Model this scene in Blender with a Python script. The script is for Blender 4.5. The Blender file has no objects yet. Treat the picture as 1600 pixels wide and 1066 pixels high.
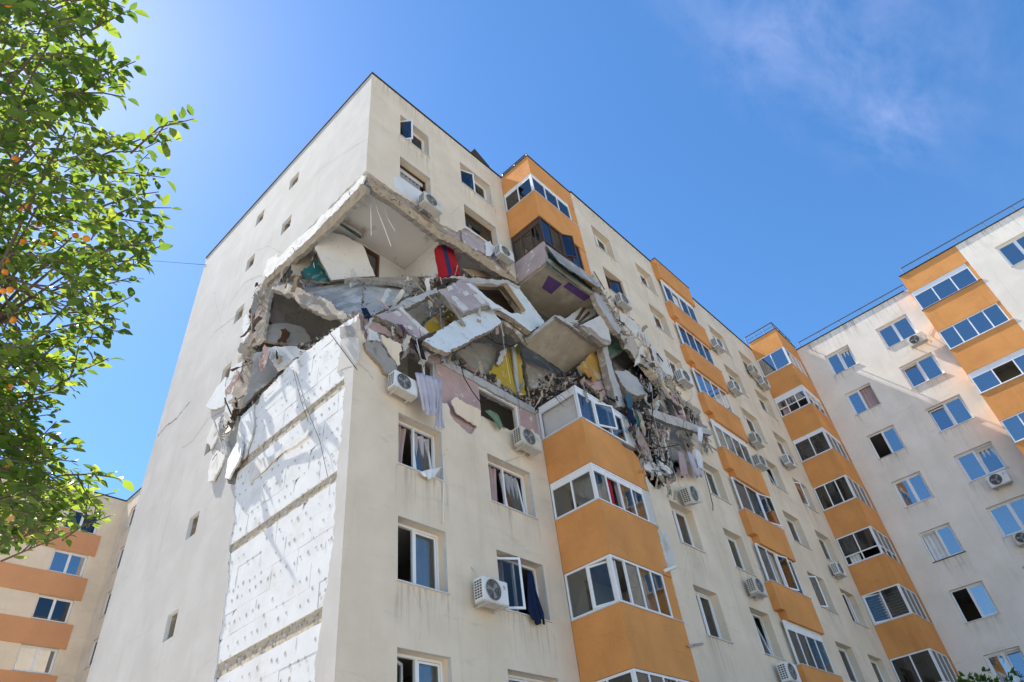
import bpy, math, random
from math import radians, sin, cos, pi, sqrt
from mathutils import Vector, Matrix
from mathutils.geometry import delaunay_2d_cdt
random.seed(7)
SC = bpy.context.scene
COL = SC.collection

# ------------------------------------------------------------------ camera, sky, sun, exposure
CAM = Vector((-7.25, -10.55, 1.6))
RM = Matrix(((0.68492336, -0.72107373, -0.10455941),
             (0.42286953, 0.51026029, -0.74887636),
             (0.59334758, 0.46870792, 0.6544093)))      # rows: image right, image down, forward
FPX = 1060.47
cd = bpy.data.cameras.new('camera')
cam = bpy.data.objects.new('camera', cd)
COL.objects.link(cam)
M3 = Matrix((RM[0], -RM[1], -RM[2])).transposed()
cam.matrix_world = Matrix.Translation(CAM) @ M3.to_4x4()
cd.sensor_fit = 'HORIZONTAL'
cd.sensor_width = 36.0
cd.lens = FPX / 1600 * 36.0
cd.clip_start = 0.05
cd.clip_end = 5000
SC.camera = cam

SUN_TRAVEL = Vector((0.13, -0.678, -1.0)).normalized()
SUN_TO = -SUN_TRAVEL
SUN_EL = math.asin(SUN_TO.z)
SUN_AZ = math.atan2(SUN_TO.x, SUN_TO.y)
sd = bpy.data.lights.new('sun', 'SUN')
sd.energy = 4.6
sd.angle = radians(0.53)
sd.color = (1.0, 0.95, 0.87)
so = bpy.data.objects.new('sun', sd)
COL.objects.link(so)
so.rotation_euler = SUN_TRAVEL.to_track_quat('-Z', 'Y').to_euler()
so.location = (-30, 60, 80)

W = bpy.data.worlds.new('World')
SC.world = W
W.use_nodes = True
wn = W.node_tree.nodes
wl = W.node_tree.links
wn.clear()
w_out = wn.new('ShaderNodeOutputWorld')
w_bg = wn.new('ShaderNodeBackground')
w_sky = wn.new('ShaderNodeTexSky')
w_sky.sky_type = 'NISHITA'
w_sky.sun_disc = False
w_sky.sun_elevation = SUN_EL
w_sky.sun_rotation = SUN_AZ
w_sky.altitude = 100
w_sky.air_density = 1.0
w_sky.dust_density = 0.2
w_sky.ozone_density = 3.0
w_bg.inputs['Strength'].default_value = 0.10


def raydir(px, py):
    d = Vector(((px - 800) / FPX, (py - 533) / FPX, 1.0))
    return (RM.transposed() @ d)


# thin high cloud wisps fixed in the sky
tc = wn.new('ShaderNodeTexCoord')
nz = wn.new('ShaderNodeTexNoise')
mp = wn.new('ShaderNodeMapping')
mp.inputs['Scale'].default_value = (3.5, 4.6, 3.2)
mp.inputs['Rotation'].default_value = (0.5, 0.3, 0.9)
nz.inputs['Scale'].default_value = 2.2
nz.inputs['Detail'].default_value = 9
nz.inputs['Roughness'].default_value = 0.62
nz.inputs['Distortion'].default_value = 0.35
wl.new(tc.outputs['Generated'], mp.inputs['Vector'])
wl.new(mp.outputs['Vector'], nz.inputs['Vector'])


def wmath(op, a, b=None, clamp=False):
    n = wn.new('ShaderNodeMath')
    n.operation = op
    n.use_clamp = clamp
    for i, v in enumerate((a, b)):
        if v is None:
            continue
        if isinstance(v, (int, float)):
            n.inputs[i].default_value = v
        else:
            wl.new(v, n.inputs[i])
    return n.outputs[0]


acc = None
for (px, py, rad, wt) in ((1230, 30, 0.14, 1.0), (1330, 90, 0.13, 0.85), (1395, 180, 0.10, 1.0), (1470, 60, 0.20, 0.45),
                          (1620, 60, 0.25, 0.25), (1300, -120, 0.25, 0.9), (1480, 170, 0.10, 0.4)):
    d = raydir(px, py).normalized()
    vm = wn.new('ShaderNodeVectorMath')
    vm.operation = 'DISTANCE'
    wl.new(tc.outputs['Generated'], vm.inputs[0])
    vm.inputs[1].default_value = d
    t = wmath('MULTIPLY', wmath('SUBTRACT', 1.0, wmath('DIVIDE', vm.outputs['Value'], rad), True), wt)
    acc = t if acc is None else wmath('MAXIMUM', acc, t)
nm = wmath('MULTIPLY', wmath('SUBTRACT', nz.outputs['Fac'], 0.40), 3.2, True)
cmask = wmath('MULTIPLY', wmath('MULTIPLY', acc, nm), 0.24, True)
cmix = wn.new('ShaderNodeMixRGB')
wl.new(cmask, cmix.inputs['Fac'])
hs = wn.new('ShaderNodeHueSaturation')
hs.inputs['Saturation'].default_value = 1.22
wl.new(w_sky.outputs['Color'], hs.inputs['Color'])
wl.new(hs.outputs['Color'], cmix.inputs['Color1'])
cmix.inputs['Color2'].default_value = (5.2, 5.0, 6.6, 1)
wl.new(cmix.outputs['Color'], w_bg.inputs['Color'])
wl.new(w_bg.outputs['Background'], w_out.inputs['Surface'])

SC.view_settings.view_transform = 'Standard'
SC.view_settings.look = 'None'
SC.view_settings.gamma = 1.0
SC.view_settings.exposure = 1.3
SC.render.engine = 'CYCLES'
SC.cycles.max_bounces = 8
SC.cycles.diffuse_bounces = 4
SC.cycles.transparent_max_bounces = 12
SC.cycles.use_denoising = True


# ------------------------------------------------------------------ pixel -> world helpers (placing things on real planes)
def on(px, py, ax, val):
    d = raydir(px, py)
    t = (val - CAM[ax]) / d[ax]
    return CAM + d * t


def far(px, py, dist):
    return CAM + raydir(px, py).normalized() * dist


ZO = {'A': (560, 250), 'B': (320, 260), 'C': (320, 420), 'D': (540, 420), 'E': (760, 380), 'F': (820, 520)}


def zz(n, *pts):
    x0, y0 = ZO[n]
    return [(x0 + a / 4.847, y0 + b / 4.847) for a, b in pts]


# ------------------------------------------------------------------ mesh builder
class MB:
    def __init__(s):
        s.v = []
        s.f = []
        s.m = []

    def add(s, vs, fs, m=0):
        o = len(s.v)
        s.v += [tuple(p) for p in vs]
        for f in fs:
            s.f.append(tuple(i + o for i in f))
            s.m.append(m)

    def box(s, x0, x1, y0, y1, z0, z1, m=0):
        vs = [(x0, y0, z0), (x1, y0, z0), (x1, y1, z0), (x0, y1, z0), (x0, y0, z1), (x1, y0, z1), (x1, y1, z1), (x0, y1, z1)]
        s.add(vs, [(0, 3, 2, 1), (4, 5, 6, 7), (0, 1, 5, 4), (1, 2, 6, 5), (2, 3, 7, 6), (3, 0, 4, 7)], m)

    def obox(s, c, ax, ay, az, m=0):
        c, ax, ay, az = Vector(c), Vector(ax), Vector(ay), Vector(az)
        vs = [c + ax * i + ay * j + az * k for k in (-1, 1) for (i, j) in ((-1, -1), (1, -1), (1, 1), (-1, 1))]
        s.add(vs, [(0, 3, 2, 1), (4, 5, 6, 7), (0, 1, 5, 4), (1, 2, 6, 5), (2, 3, 7, 6), (3, 0, 4, 7)], m)

    def tube(s, pts, r, n=6, m=0, r1=None):
        pts = [Vector(p) for p in pts]
        k = len(pts)
        vs = []
        up = Vector((0.31, 0.22, 0.92))
        for i, p in enumerate(pts):
            d = (pts[min(i + 1, k - 1)] - pts[max(i - 1, 0)]).normalized()
            a = d.cross(up)
            if a.length < 1e-3:
                a = d.cross(Vector((1, 0, 0)))
            a.normalize()
            b = d.cross(a)
            rr = r if r1 is None else r + (r1 - r) * i / max(1, k - 1)
            for j in range(n):
                t = 2 * pi * j / n
                vs.append(p + a * (cos(t) * rr) + b * (sin(t) * rr))
        fs = []
        for i in range(k - 1):
            for j in range(n):
                fs.append((i * n + j, i * n + (j + 1) % n, (i + 1) * n + (j + 1) % n, (i + 1) * n + j))
        fs.append(tuple(range(n))[::-1])
        fs.append(tuple(range((k - 1) * n, k * n)))
        s.add(vs, fs, m)

    def disc(s, c, u, v, r, n=16, m=0, r0=0.0):
        c, u, v = Vector(c), Vector(u), Vector(v)
        if r0 <= 0:
            s.add([c + u * cos(2 * pi * i / n) * r + v * sin(2 * pi * i / n) * r for i in range(n)], [tuple(range(n))], m)
        else:
            vs = []
            for rr in (r0, r):
                vs += [c + u * cos(2 * pi * i / n) * rr + v * sin(2 * pi * i / n) * rr for i in range(n)]
            s.add(vs, [(i, (i + 1) % n, n + (i + 1) % n, n + i) for i in range(n)], m)

    def panel(s, outer, holes, O, U, V, N, th, mf=0, ms=None, mb=None):
        """flat plate with holes: front face at O, thickness behind it along -N"""
        ms = mf if ms is None else ms
        mb = mf if mb is None else mb
        loops = [list(outer)] + [list(h) for h in holes]
        v2 = []
        ed = []
        for lp in loops:
            o = len(v2)
            v2 += [Vector(p) for p in lp]
            ed += [(o + i, o + (i + 1) % len(lp)) for i in range(len(lp))]
        r = delaunay_2d_cdt(v2, ed, [], 0, 1e-6)
        vv, ff = r[0], r[2]
        O, U, V, N = Vector(O), Vector(U), Vector(V), Vector(N)
        keep = []
        for f in ff:
            c = sum((vv[i] for i in f), Vector((0, 0))) / len(f)
            if inside(c, loops[0]) and not any(inside(c, h) for h in loops[1:]):
                keep.append(f)
        flip = U.cross(V).dot(N) < 0
        fr = [O + U * p.x + V * p.y for p in vv]
        s.add(fr, [tuple(f)[::-1] if flip else tuple(f) for f in keep], mf)
        s.add([p - N * th for p in fr], [tuple(f) if flip else tuple(f)[::-1] for f in keep], mb)
        for lp in loops:
            n = len(lp)
            a = [O + U * p[0] + V * p[1] for p in lp]
            s.add(a + [p - N * th for p in a], [(i, (i + 1) % n, n + (i + 1) % n, n + i) for i in range(n)], ms)

    def mesh(s, name, mats, smooth=False):
        me = bpy.data.meshes.new(name)
        me.from_pydata(s.v, [], s.f)
        for m in mats:
            me.materials.append(MAT[m] if isinstance(m, str) else m)
        if any(s.m):
            me.polygons.foreach_set('material_index', s.m)
        if smooth:
            me.polygons.foreach_set('use_smooth', [True] * len(s.f))
        me.update()
        return me


def inside(p, poly):
    x, y = p[0], p[1]
    c = False
    n = len(poly)
    j = n - 1
    for i in range(n):
        xi, yi = poly[i][0], poly[i][1]
        xj, yj = poly[j][0], poly[j][1]
        if (yi > y) != (yj > y) and x < (xj - xi) * (y - yi) / (yj - yi) + xi:
            c = not c
        j = i
    return c


def link(name, data, parent=None):
    o = bpy.data.objects.new(name, data)
    COL.objects.link(o)
    if parent is not None:
        o.parent = parent
    return o


def obj(name, mb, mats, parent=None, smooth=False):
    if isinstance(mats, str):
        mats = [mats]
    return link(name, mb.mesh(name, mats, smooth), parent)


def tag(o, label=None, cat=None, group=None, kind=None):
    if label:
        o['label'] = label
    if cat:
        o['category'] = cat
    if group:
        o['group'] = group
    if kind:
        o['kind'] = kind
    return o


def empty(name, loc=(0, 0, 0), rz=0.0, parent=None):
    o = link(name, None, parent)
    o.location = loc
    o.rotation_euler = (0, 0, rz)
    return o


def jag(pts, step=0.25, amp=0.06, closed=False, keep=()):
    """break a polyline into ragged fracture steps (midpoint displacement)"""
    out = []

    def rec(a, b):
        d = b - a
        L = d.length
        if L < step * 0.5:
            return
        nrm = Vector((-d.y, d.x)) / max(L, 1e-6)
        mid = a + d * random.uniform(0.35, 0.65) + nrm * random.uniform(-1, 1) * min(amp * 1.25, L * 0.17)
        rec(a, mid)
        out.append((mid.x, mid.y))
        rec(mid, b)
    n = len(pts)
    for i in range(n if closed else n - 1):
        a, b = Vector(pts[i]), Vector(pts[(i + 1) % n])
        out.append((a.x, a.y))
        if i not in keep:
            rec(a, b)
    if not closed:
        out.append(tuple(pts[-1]))
    return out


# ------------------------------------------------------------------ materials
MAT = {}


def newmat(name):
    m = bpy.data.materials.new(name)
    m.use_nodes = True
    MAT[name] = m
    nt = m.node_tree
    return m, nt, nt.nodes, nt.links, nt.nodes['Principled BSDF']


def ramp(nodes, links, fac, stops):
    r = nodes.new('ShaderNodeValToRGB')
    els = r.color_ramp.elements
    while len(els) < len(stops):
        els.new(0.5)
    for e, (p, c) in zip(els, stops):
        e.position = p
        e.color = (c[0], c[1], c[2], 1)
    links.new(fac, r.inputs['Fac'])
    return r.outputs['Color']


def noise(nodes, links, vec, scale, detail=5, rough=0.6, sc=None, dist=0.0):
    if sc:
        mpn = nodes.new('ShaderNodeMapping')
        mpn.inputs['Scale'].default_value = sc
        links.new(vec, mpn.inputs['Vector'])
        vec = mpn.outputs['Vector']
    n = nodes.new('ShaderNodeTexNoise')
    n.inputs['Scale'].default_value = scale
    n.inputs['Detail'].default_value = detail
    n.inputs['Roughness'].default_value = rough
    n.inputs['Distortion'].default_value = dist
    links.new(vec, n.inputs['Vector'])
    return n.outputs['Fac']


def mixc(nodes, links, fac, a, b, mode='MIX'):
    m = nodes.new('ShaderNodeMixRGB')
    m.blend_type = mode
    for i, v in (('Fac', fac), ('Color1', a), ('Color2', b)):
        if isinstance(v, (int, float)):
            m.inputs[i].default_value = v
        elif isinstance(v, tuple):
            m.inputs[i].default_value = (v[0], v[1], v[2], 1)
        else:
            links.new(v, m.inputs[i])
    return m.outputs['Color']


def surf(name, col, rough=0.85, var=0.12, scale=1.2, fine=18.0, bump=0.15, spec=0.2, local=False, col2=None, spots=None, streak=0.0, bdist=0.02, metal=0.0, stops=(0.35, 0.7), cracks=0.0):
    """generic weathered surface: two tones, fine grain, optional blotches and run-off streaks"""
    m, nt, N, L, b = newmat(name)
    if local:
        t = N.new('ShaderNodeTexCoord')
        vec = t.outputs['Object']
    else:
        g = N.new('ShaderNodeNewGeometry')
        vec = g.outputs['Position']
    lo = tuple(c * (1 - var) for c in col) if col2 is None else col2
    hi = tuple(min(1, c * (1 + var * 0.6)) for c in col)
    c = ramp(N, L, noise(N, L, vec, scale, 6, 0.65), [(stops[0], lo), (stops[1], hi)])
    fn = noise(N, L, vec, fine, 5, 0.7)
    c = mixc(N, L, 0.5 * min(1, var * 3), c, ramp(N, L, fn, [(0.3, tuple(q * 0.72 for q in col)), (0.7, hi)]), 'MIX')
    if streak > 0:
        sn = noise(N, L, vec, 1.0, 6, 0.7, (2.2, 2.2, 0.16), 0.4)
        f = ramp(N, L, sn, [(0.54, (0, 0, 0)), (0.78, (streak, streak, streak))])
        c = mixc(N, L, f, c, tuple(q * 0.5 for q in col))
        sp = noise(N, L, vec, 0.55, 7, 0.7, (1, 1, 1.4), 0.8)
        f = ramp(N, L, sp, [(0.60, (0, 0, 0)), (0.80, (streak * 0.9,) * 3)])
        c = mixc(N, L, f, c, tuple(q * 0.62 for q in col))
    if streak > 0.2:
        sp = noise(N, L, vec, 1.0, 7, 0.75, (0.5, 0.5, 2.4), 0.6)
        f = ramp(N, L, sp, [(0.585, (0, 0, 0)), (0.74, (streak * 1.1,) * 3)])
        c = mixc(N, L, f, c, tuple(q * 0.45 for q in col))
        sp = noise(N, L, vec, 0.9, 3, 0.5)
        f = ramp(N, L, sp, [(0.45, (0, 0, 0)), (0.75, (0.35,) * 3)])
        c = mixc(N, L, f, c, (min(1, col[0] * 1.12), min(1, col[1] * 1.14), min(1, col[2] * 1.2)))
    if cracks > 0:
        mpn = N.new('ShaderNodeMapping')
        L.new(vec, mpn.inputs['Vector'])
        nzz = N.new('ShaderNodeTexNoise')
        nzz.inputs['Scale'].default_value = 2.5
        L.new(vec, nzz.inputs['Vector'])
        vmx = N.new('ShaderNodeMixRGB')
        vmx.inputs['Fac'].default_value = 0.22
        L.new(vec, vmx.inputs['Color1'])
        L.new(nzz.outputs['Color'], vmx.inputs['Color2'])
        vo = N.new('ShaderNodeTexVoronoi')
        vo.feature = 'DISTANCE_TO_EDGE'
        vo.inputs['Scale'].default_value = 0.75
        L.new(vmx.outputs['Color'], vo.inputs['Vector'])
        f = ramp(N, L, vo.outputs['Distance'], [(0.003, (cracks,) * 3), (0.011, (0, 0, 0))])
        f = mixc(N, L, 1.0, f, ramp(N, L, noise(N, L, vec, 0.8, 3, 0.5), [(0.47, (0, 0, 0)), (0.56, (1, 1, 1))]), 'MULTIPLY')
        c = mixc(N, L, f, c, tuple(q * 0.25 for q in col))
    if spots:
        for (sc_, lo_, hi_, sc_col, amt) in spots:
            f = ramp(N, L, noise(N, L, vec, sc_, 4, 0.6), [(lo_, (0, 0, 0)), (hi_, (amt, amt, amt))])
            c = mixc(N, L, f, c, sc_col)
    L.new(c, b.inputs['Base Color'])
    b.inputs['Roughness'].default_value = rough
    b.inputs['Specular IOR Level'].default_value = spec
    b.inputs['Metallic'].default_value = metal
    if bump > 0:
        bn = N.new('ShaderNodeBump')
        bn.inputs['Strength'].default_value = bump
        bn.inputs['Distance'].default_value = bdist
        mixn = N.new('ShaderNodeMath')
        mixn.operation = 'ADD'
        L.new(noise(N, L, vec, fine * 2.3, 4, 0.7), mixn.inputs[0])
        L.new(noise(N, L, vec, scale * 2.2, 4, 0.6), mixn.inputs[1])
        L.new(mixn.outputs[0], bn.inputs['Height'])
        L.new(bn.outputs['Normal'], b.inputs['Normal'])
    return m


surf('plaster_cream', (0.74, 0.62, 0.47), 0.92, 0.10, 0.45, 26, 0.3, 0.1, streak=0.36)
surf('plaster_west', (0.49, 0.465, 0.43), 0.92, 0.08, 0.45, 26, 0.3, 0.1, streak=0.3)  # south-face render, darkened and greyed to allow for the sun on this side
surf('plaster_pale', (0.80, 0.725, 0.62), 0.92, 0.08, 0.45, 26, 0.3, 0.1, streak=0.3)
surf('plaster_orange', (0.68, 0.305, 0.10), 0.9, 0.17, 0.7, 22, 0.35, 0.1, streak=0.38)
surf('plaster_salmon', (0.60, 0.30, 0.15), 0.9, 0.08, 0.8, 30, 0.18, 0.1, streak=0.15)
surf('foam', (0.67, 0.67, 0.66), 0.9, 0.08, 1.5, 60, 0.25, 0.1, bdist=0.008, spots=[(1.4, 0.56, 0.72, (0.50, 0.48, 0.43), 0.6), (14.0, 0.66, 0.74, (0.36, 0.34, 0.31), 0.5)])
surf('foam_dirty', (0.64, 0.62, 0.58), 0.9, 0.15, 2.5, 30, 0.5, 0.1, spots=[(3.0, 0.55, 0.72, (0.42, 0.37, 0.30), 0.8)])
surf('concrete', (0.31, 0.295, 0.27), 0.95, 0.25, 1.5, 14, 0.5, 0.15, spots=[(2.4, 0.56, 0.70, (0.24, 0.22, 0.20), 0.7)], cracks=0.8)
surf('concrete_pale', (0.47, 0.45, 0.42), 0.95, 0.18, 1.8, 16, 0.45, 0.15, spots=[(2.0, 0.55, 0.68, (0.34, 0.33, 0.33), 0.75), (7.0, 0.62, 0.70, (0.22, 0.2, 0.19), 0.7)], cracks=0.8)
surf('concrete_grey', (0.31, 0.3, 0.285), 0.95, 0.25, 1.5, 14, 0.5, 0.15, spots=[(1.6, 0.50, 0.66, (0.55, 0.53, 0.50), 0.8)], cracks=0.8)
surf('concrete_warm', (0.34, 0.285, 0.225), 0.95, 0.28, 2.0, 14, 0.6, 0.15, spots=[(3.0, 0.54, 0.70, (0.62, 0.58, 0.52), 0.8)], cracks=0.8)
surf('soffit_beige', (0.38, 0.335, 0.265), 0.95, 0.18, 2.0, 20, 0.35, 0.1, spots=[(3.5, 0.58, 0.68, (0.28, 0.24, 0.19), 0.7), (1.1, 0.52, 0.72, (0.55, 0.50, 0.42), 0.6)])
surf('concrete_tan', (0.42, 0.33, 0.225), 0.95, 0.28, 3.0, 20, 0.6, 0.15, spots=[(4.0, 0.54, 0.66, (0.25, 0.18, 0.12), 0.8), (2.0, 0.58, 0.68, (0.6, 0.57, 0.52), 0.8)])
surf('aggregate', (0.58, 0.50, 0.38), 0.95, 0.35, 6, 40, 0.9, 0.15, bdist=0.03, spots=[(9, 0.52, 0.62, (0.22, 0.19, 0.15), 0.8)])
surf('pink_paint', (0.50, 0.345, 0.315), 0.9, 0.18, 1.5, 18, 0.35, 0.15, spots=[(2.6, 0.60, 0.66, (0.68, 0.65, 0.60), 0.9)])
surf('mauve_paint', (0.44, 0.36, 0.355), 0.9, 0.18, 1.5, 18, 0.35, 0.15, spots=[(3.4, 0.60, 0.66, (0.66, 0.64, 0.63), 0.9)])
surf('salmon_paint', (0.46, 0.315, 0.26), 0.9, 0.15, 2.0, 18, 0.4, 0.15)
surf('white_wall', (0.58, 0.56, 0.53), 0.9, 0.10, 1.0, 16, 0.3, 0.15, spots=[(1.0, 0.56, 0.74, (0.33, 0.30, 0.27), 0.6), (6.0, 0.62, 0.7, (0.3, 0.28, 0.25), 0.5)])
surf('ceiling', (0.56, 0.545, 0.52), 0.9, 0.06, 0.8, 12, 0.15, 0.1, spots=[(1.3, 0.63, 0.74, (0.27, 0.23, 0.19), 0.75)])
surf('cool_white', (0.66, 0.69, 0.68), 0.85, 0.08, 1.5, 16, 0.3, 0.15, spots=[(2.2, 0.58, 0.68, (0.46, 0.45, 0.42), 0.8), (9.0, 0.63, 0.70, (0.3, 0.29, 0.27), 0.6)])
surf('yellow_wall', (0.50, 0.345, 0.045), 0.9, 0.15, 1.8, 14, 0.25, 0.15, spots=[(2.2, 0.58, 0.68, (0.55, 0.50, 0.40), 0.7)])
surf('ochre_wall', (0.46, 0.26, 0.06), 0.9, 0.2, 2.2, 14, 0.3, 0.15, spots=[(1.8, 0.52, 0.62, (0.50, 0.42, 0.28), 0.8)])
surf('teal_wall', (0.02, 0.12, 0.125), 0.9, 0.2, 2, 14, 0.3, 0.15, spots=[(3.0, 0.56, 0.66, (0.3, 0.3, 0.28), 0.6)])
surf('green_wall', (0.08, 0.15, 0.09), 0.9, 0.2, 2, 14, 0.3, 0.15)
surf('purple_paint', (0.13, 0.07, 0.21), 0.9, 0.15, 3, 20, 0.25, 0.1)
surf('wood_brown', (0.12, 0.07, 0.042), 0.6, 0.25, 3, 30, 0.2, 0.3)
surf('wood_raw', (0.33, 0.245, 0.16), 0.8, 0.25, 3, 30, 0.3, 0.2)
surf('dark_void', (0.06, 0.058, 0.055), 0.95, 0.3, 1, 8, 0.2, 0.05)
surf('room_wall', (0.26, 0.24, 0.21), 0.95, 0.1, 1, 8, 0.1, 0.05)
surf('frame_white', (0.80, 0.80, 0.80), 0.35, 0.03, 2, 20, 0.03, 0.45)
surf('frame_grey', (0.52, 0.52, 0.53), 0.4, 0.08, 2, 20, 0.05, 0.4)
surf('frame_brown', (0.085, 0.045, 0.03), 0.5, 0.2, 3, 20, 0.1, 0.4)
surf('sill_metal', (0.60, 0.59, 0.57), 0.4, 0.12, 3, 20, 0.05, 0.5)
surf('flashing', (0.05, 0.052, 0.055), 0.9, 0.2, 2, 12, 0.1, 0.05)
surf('rail_metal', (0.10, 0.11, 0.13), 0.5, 0.15, 2, 12, 0.05, 0.4)
surf('ac_white', (0.72, 0.72, 0.70), 0.45, 0.06, 4, 30, 0.04, 0.4, local=True)
surf('ac_dark', (0.035, 0.036, 0.038), 0.6, 0.1, 4, 30, 0.05, 0.3, local=True)
surf('ac_grey', (0.30, 0.30, 0.30), 0.5, 0.1, 4, 30, 0.05, 0.3, local=True)
surf('ac_base', (0.52, 0.50, 0.46), 0.6, 0.15, 4, 30, 0.05, 0.3, local=True)
surf('logo_red', (0.55, 0.05, 0.05), 0.5, 0.02, 4, 30, 0, 0.3)
surf('logo_blue', (0.03, 0.05, 0.20), 0.5, 0.02, 4, 30, 0, 0.3)
surf('dust_white', (0.6, 0.58, 0.55), 0.95, 0.1, 3, 30, 0.1, 0.05)
surf('cable_white', (0.74, 0.73, 0.70), 0.6, 0.05, 4, 30, 0, 0.3)
surf('cable_dark', (0.03, 0.03, 0.032), 0.95, 0.1, 4, 30, 0, 0.02)
surf('crack_dark', (0.13, 0.12, 0.11), 0.95, 0.2, 4, 30, 0, 0.05)
surf('mortar_dab', (0.40, 0.38, 0.35), 0.95, 0.2, 6, 30, 0.2, 0.1)
surf('mattress_red', (0.36, 0.018, 0.025), 0.9, 0.12, 4, 40, 0.2, 0.1)
surf('mattress_navy', (0.03, 0.04, 0.11), 0.9, 0.12, 4, 40, 0.2, 0.1)
surf('cloth_lavender', (0.47, 0.45, 0.51), 0.95, 0.15, 3, 40, 0.2, 0.1)
surf('cloth_white', (0.70, 0.70, 0.69), 0.95, 0.12, 3, 40, 0.2, 0.1)
surf('cloth_pink', (0.46, 0.33, 0.32), 0.95, 0.12, 3, 40, 0.2, 0.1)
surf('cloth_grey', (0.36, 0.36, 0.38), 0.95, 0.12, 3, 40, 0.2, 0.1)
surf('cloth_navy', (0.013, 0.023, 0.06), 0.9, 0.2, 3, 40, 0.2, 0.1)
surf('cloth_blue', (0.05, 0.13, 0.20), 0.9, 0.2, 3, 40, 0.2, 0.1)
surf('cloth_teal', (0.045, 0.14, 0.125), 0.9, 0.2, 3, 40, 0.2, 0.1)
surf('cloth_green', (0.16, 0.24, 0.17), 0.9, 0.3, 5, 40, 0.2, 0.1)
surf('cloth_orange', (0.42, 0.21, 0.07), 0.9, 0.2, 3, 40, 0.2, 0.1)
surf('cloth_black', (0.03, 0.03, 0.035), 0.9, 0.2, 3, 40, 0.2, 0.1)
surf('cloth_red', (0.45, 0.03, 0.05), 0.9, 0.2, 3, 40, 0.2, 0.1)
surf('cloth_purple', (0.10, 0.045, 0.09), 0.9, 0.2, 3, 40, 0.2, 0.1)
surf('blind_slat', (0.60, 0.58, 0.54), 0.8, 0.08, 3, 30, 0.05, 0.2)
surf('ground', (0.50, 0.45, 0.37), 0.95, 0.2, 0.15, 4, 0.2, 0.1)
surf('asphalt', (0.055, 0.055, 0.056), 0.95, 0.2, 0.5, 20, 0.3, 0.1)
surf('bark', (0.16, 0.12, 0.09), 0.95, 0.3, 8, 50, 0.6, 0.1)
surf('fruit', (0.80, 0.30, 0.02), 0.45, 0.2, 12, 60, 0.03, 0.4, col2=(0.72, 0.20, 0.02))


def glassmat(name, refl, tint, rough=0.015, mult=1.35):
    m, nt, N, L, b = newmat(name)
    N.remove(b)
    out = [n for n in N if n.type == 'OUTPUT_MATERIAL'][0]
    tr = N.new('ShaderNodeBsdfTransparent')
    tr.inputs['Color'].default_value = (tint[0], tint[1], tint[2], 1)
    gl = N.new('ShaderNodeBsdfGlossy')
    gl.inputs['Roughness'].default_value = rough
    gl.inputs['Color'].default_value = (0.86, 0.86, 0.86, 1)
    fr = N.new('ShaderNodeFresnel')
    fr.inputs['IOR'].default_value = 1.55
    ad = N.new('ShaderNodeMath')
    ad.operation = 'MULTIPLY_ADD'
    ad.use_clamp = True
    L.new(fr.outputs[0], ad.inputs[0])
    ad.inputs[1].default_value = mult
    ad.inputs[2].default_value = refl
    g = N.new('ShaderNodeNewGeometry')
    bn = N.new('ShaderNodeBump')
    bn.inputs['Strength'].default_value = 0.05
    bn.inputs['Distance'].default_value = 0.05
    L.new(noise(N, L, g.outputs['Position'], 0.9, 2, 0.5), bn.inputs['Height'])
    L.new(bn.outputs['Normal'], gl.inputs['Normal'])
    mx = N.new('ShaderNodeMixShader')
    L.new(ad.outputs[0], mx.inputs['Fac'])
    L.new(tr.outputs[0], mx.inputs[1])
    L.new(gl.outputs[0], mx.inputs[2])
    L.new(mx.outputs[0], out.inputs['Surface'])


glassmat('glass', 0.0, (0.72, 0.74, 0.74), mult=0.65)
glassmat('glass_mirror', 0.30, (0.40, 0.46, 0.52))
glassmat('glass_tint', 0.03, (0.55, 0.58, 0.6), mult=0.9)


def leafmat(name, c0, c1, tr):
    m, nt, N, L, b = newmat(name)
    out = [n for n in N if n.type == 'OUTPUT_MATERIAL'][0]
    g = N.new('ShaderNodeNewGeometry')
    f = noise(N, L, g.outputs['Position'], 7.0, 3, 0.6)
    c = ramp(N, L, f, [(0.32, c0), (0.68, c1)])
    L.new(c, b.inputs['Base Color'])
    b.inputs['Roughness'].default_value = 0.42
    b.inputs['Specular IOR Level'].default_value = 0.4
    t = N.new('ShaderNodeBsdfTranslucent')
    c2 = mixc(N, L, 0.75, c, tr)
    L.new(c2, t.inputs['Color'])
    mx = N.new('ShaderNodeMixShader')
    mx.inputs['Fac'].default_value = 0.55
    L.new(b.outputs[0], mx.inputs[1])
    L.new(t.outputs[0], mx.inputs[2])
    L.new(mx.outputs[0], out.inputs['Surface'])


leafmat('leaf', (0.035, 0.085, 0.012), (0.085, 0.15, 0.022), (0.36, 0.48, 0.04))
leafmat('leaf_light', (0.075, 0.14, 0.018), (0.13, 0.20, 0.03), (0.52, 0.60, 0.06))
leafmat('leaf_dark', (0.02, 0.055, 0.014), (0.05, 0.10, 0.02), (0.18, 0.30, 0.03))

# ------------------------------------------------------------------ ground
mb = MB()
mb.box(-900, 900, -900, 900, -0.3, 0.0)
tag(obj('ground', mb, 'ground'), kind='structure')
mb = MB()
mb.box(-60, 60, -27, -18, 0.004, 0.01)
tag(obj('road', mb, 'asphalt'), kind='structure')
mb = MB()
mb.box(-60, 60, -18, -16.6, 0.0, 0.12)
tag(obj('pavement', mb, 'concrete_pale'), kind='structure')

# ------------------------------------------------------------------ windows, glazing, curtains
_mc = {}


def cached(key, fn):
    if key not in _mc:
        _mc[key] = fn()
    return _mc[key]


def rect(x0, x1, z0, z1):
    return [(x0, z0), (x1, z0), (x1, z1), (x0, z1)]


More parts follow.
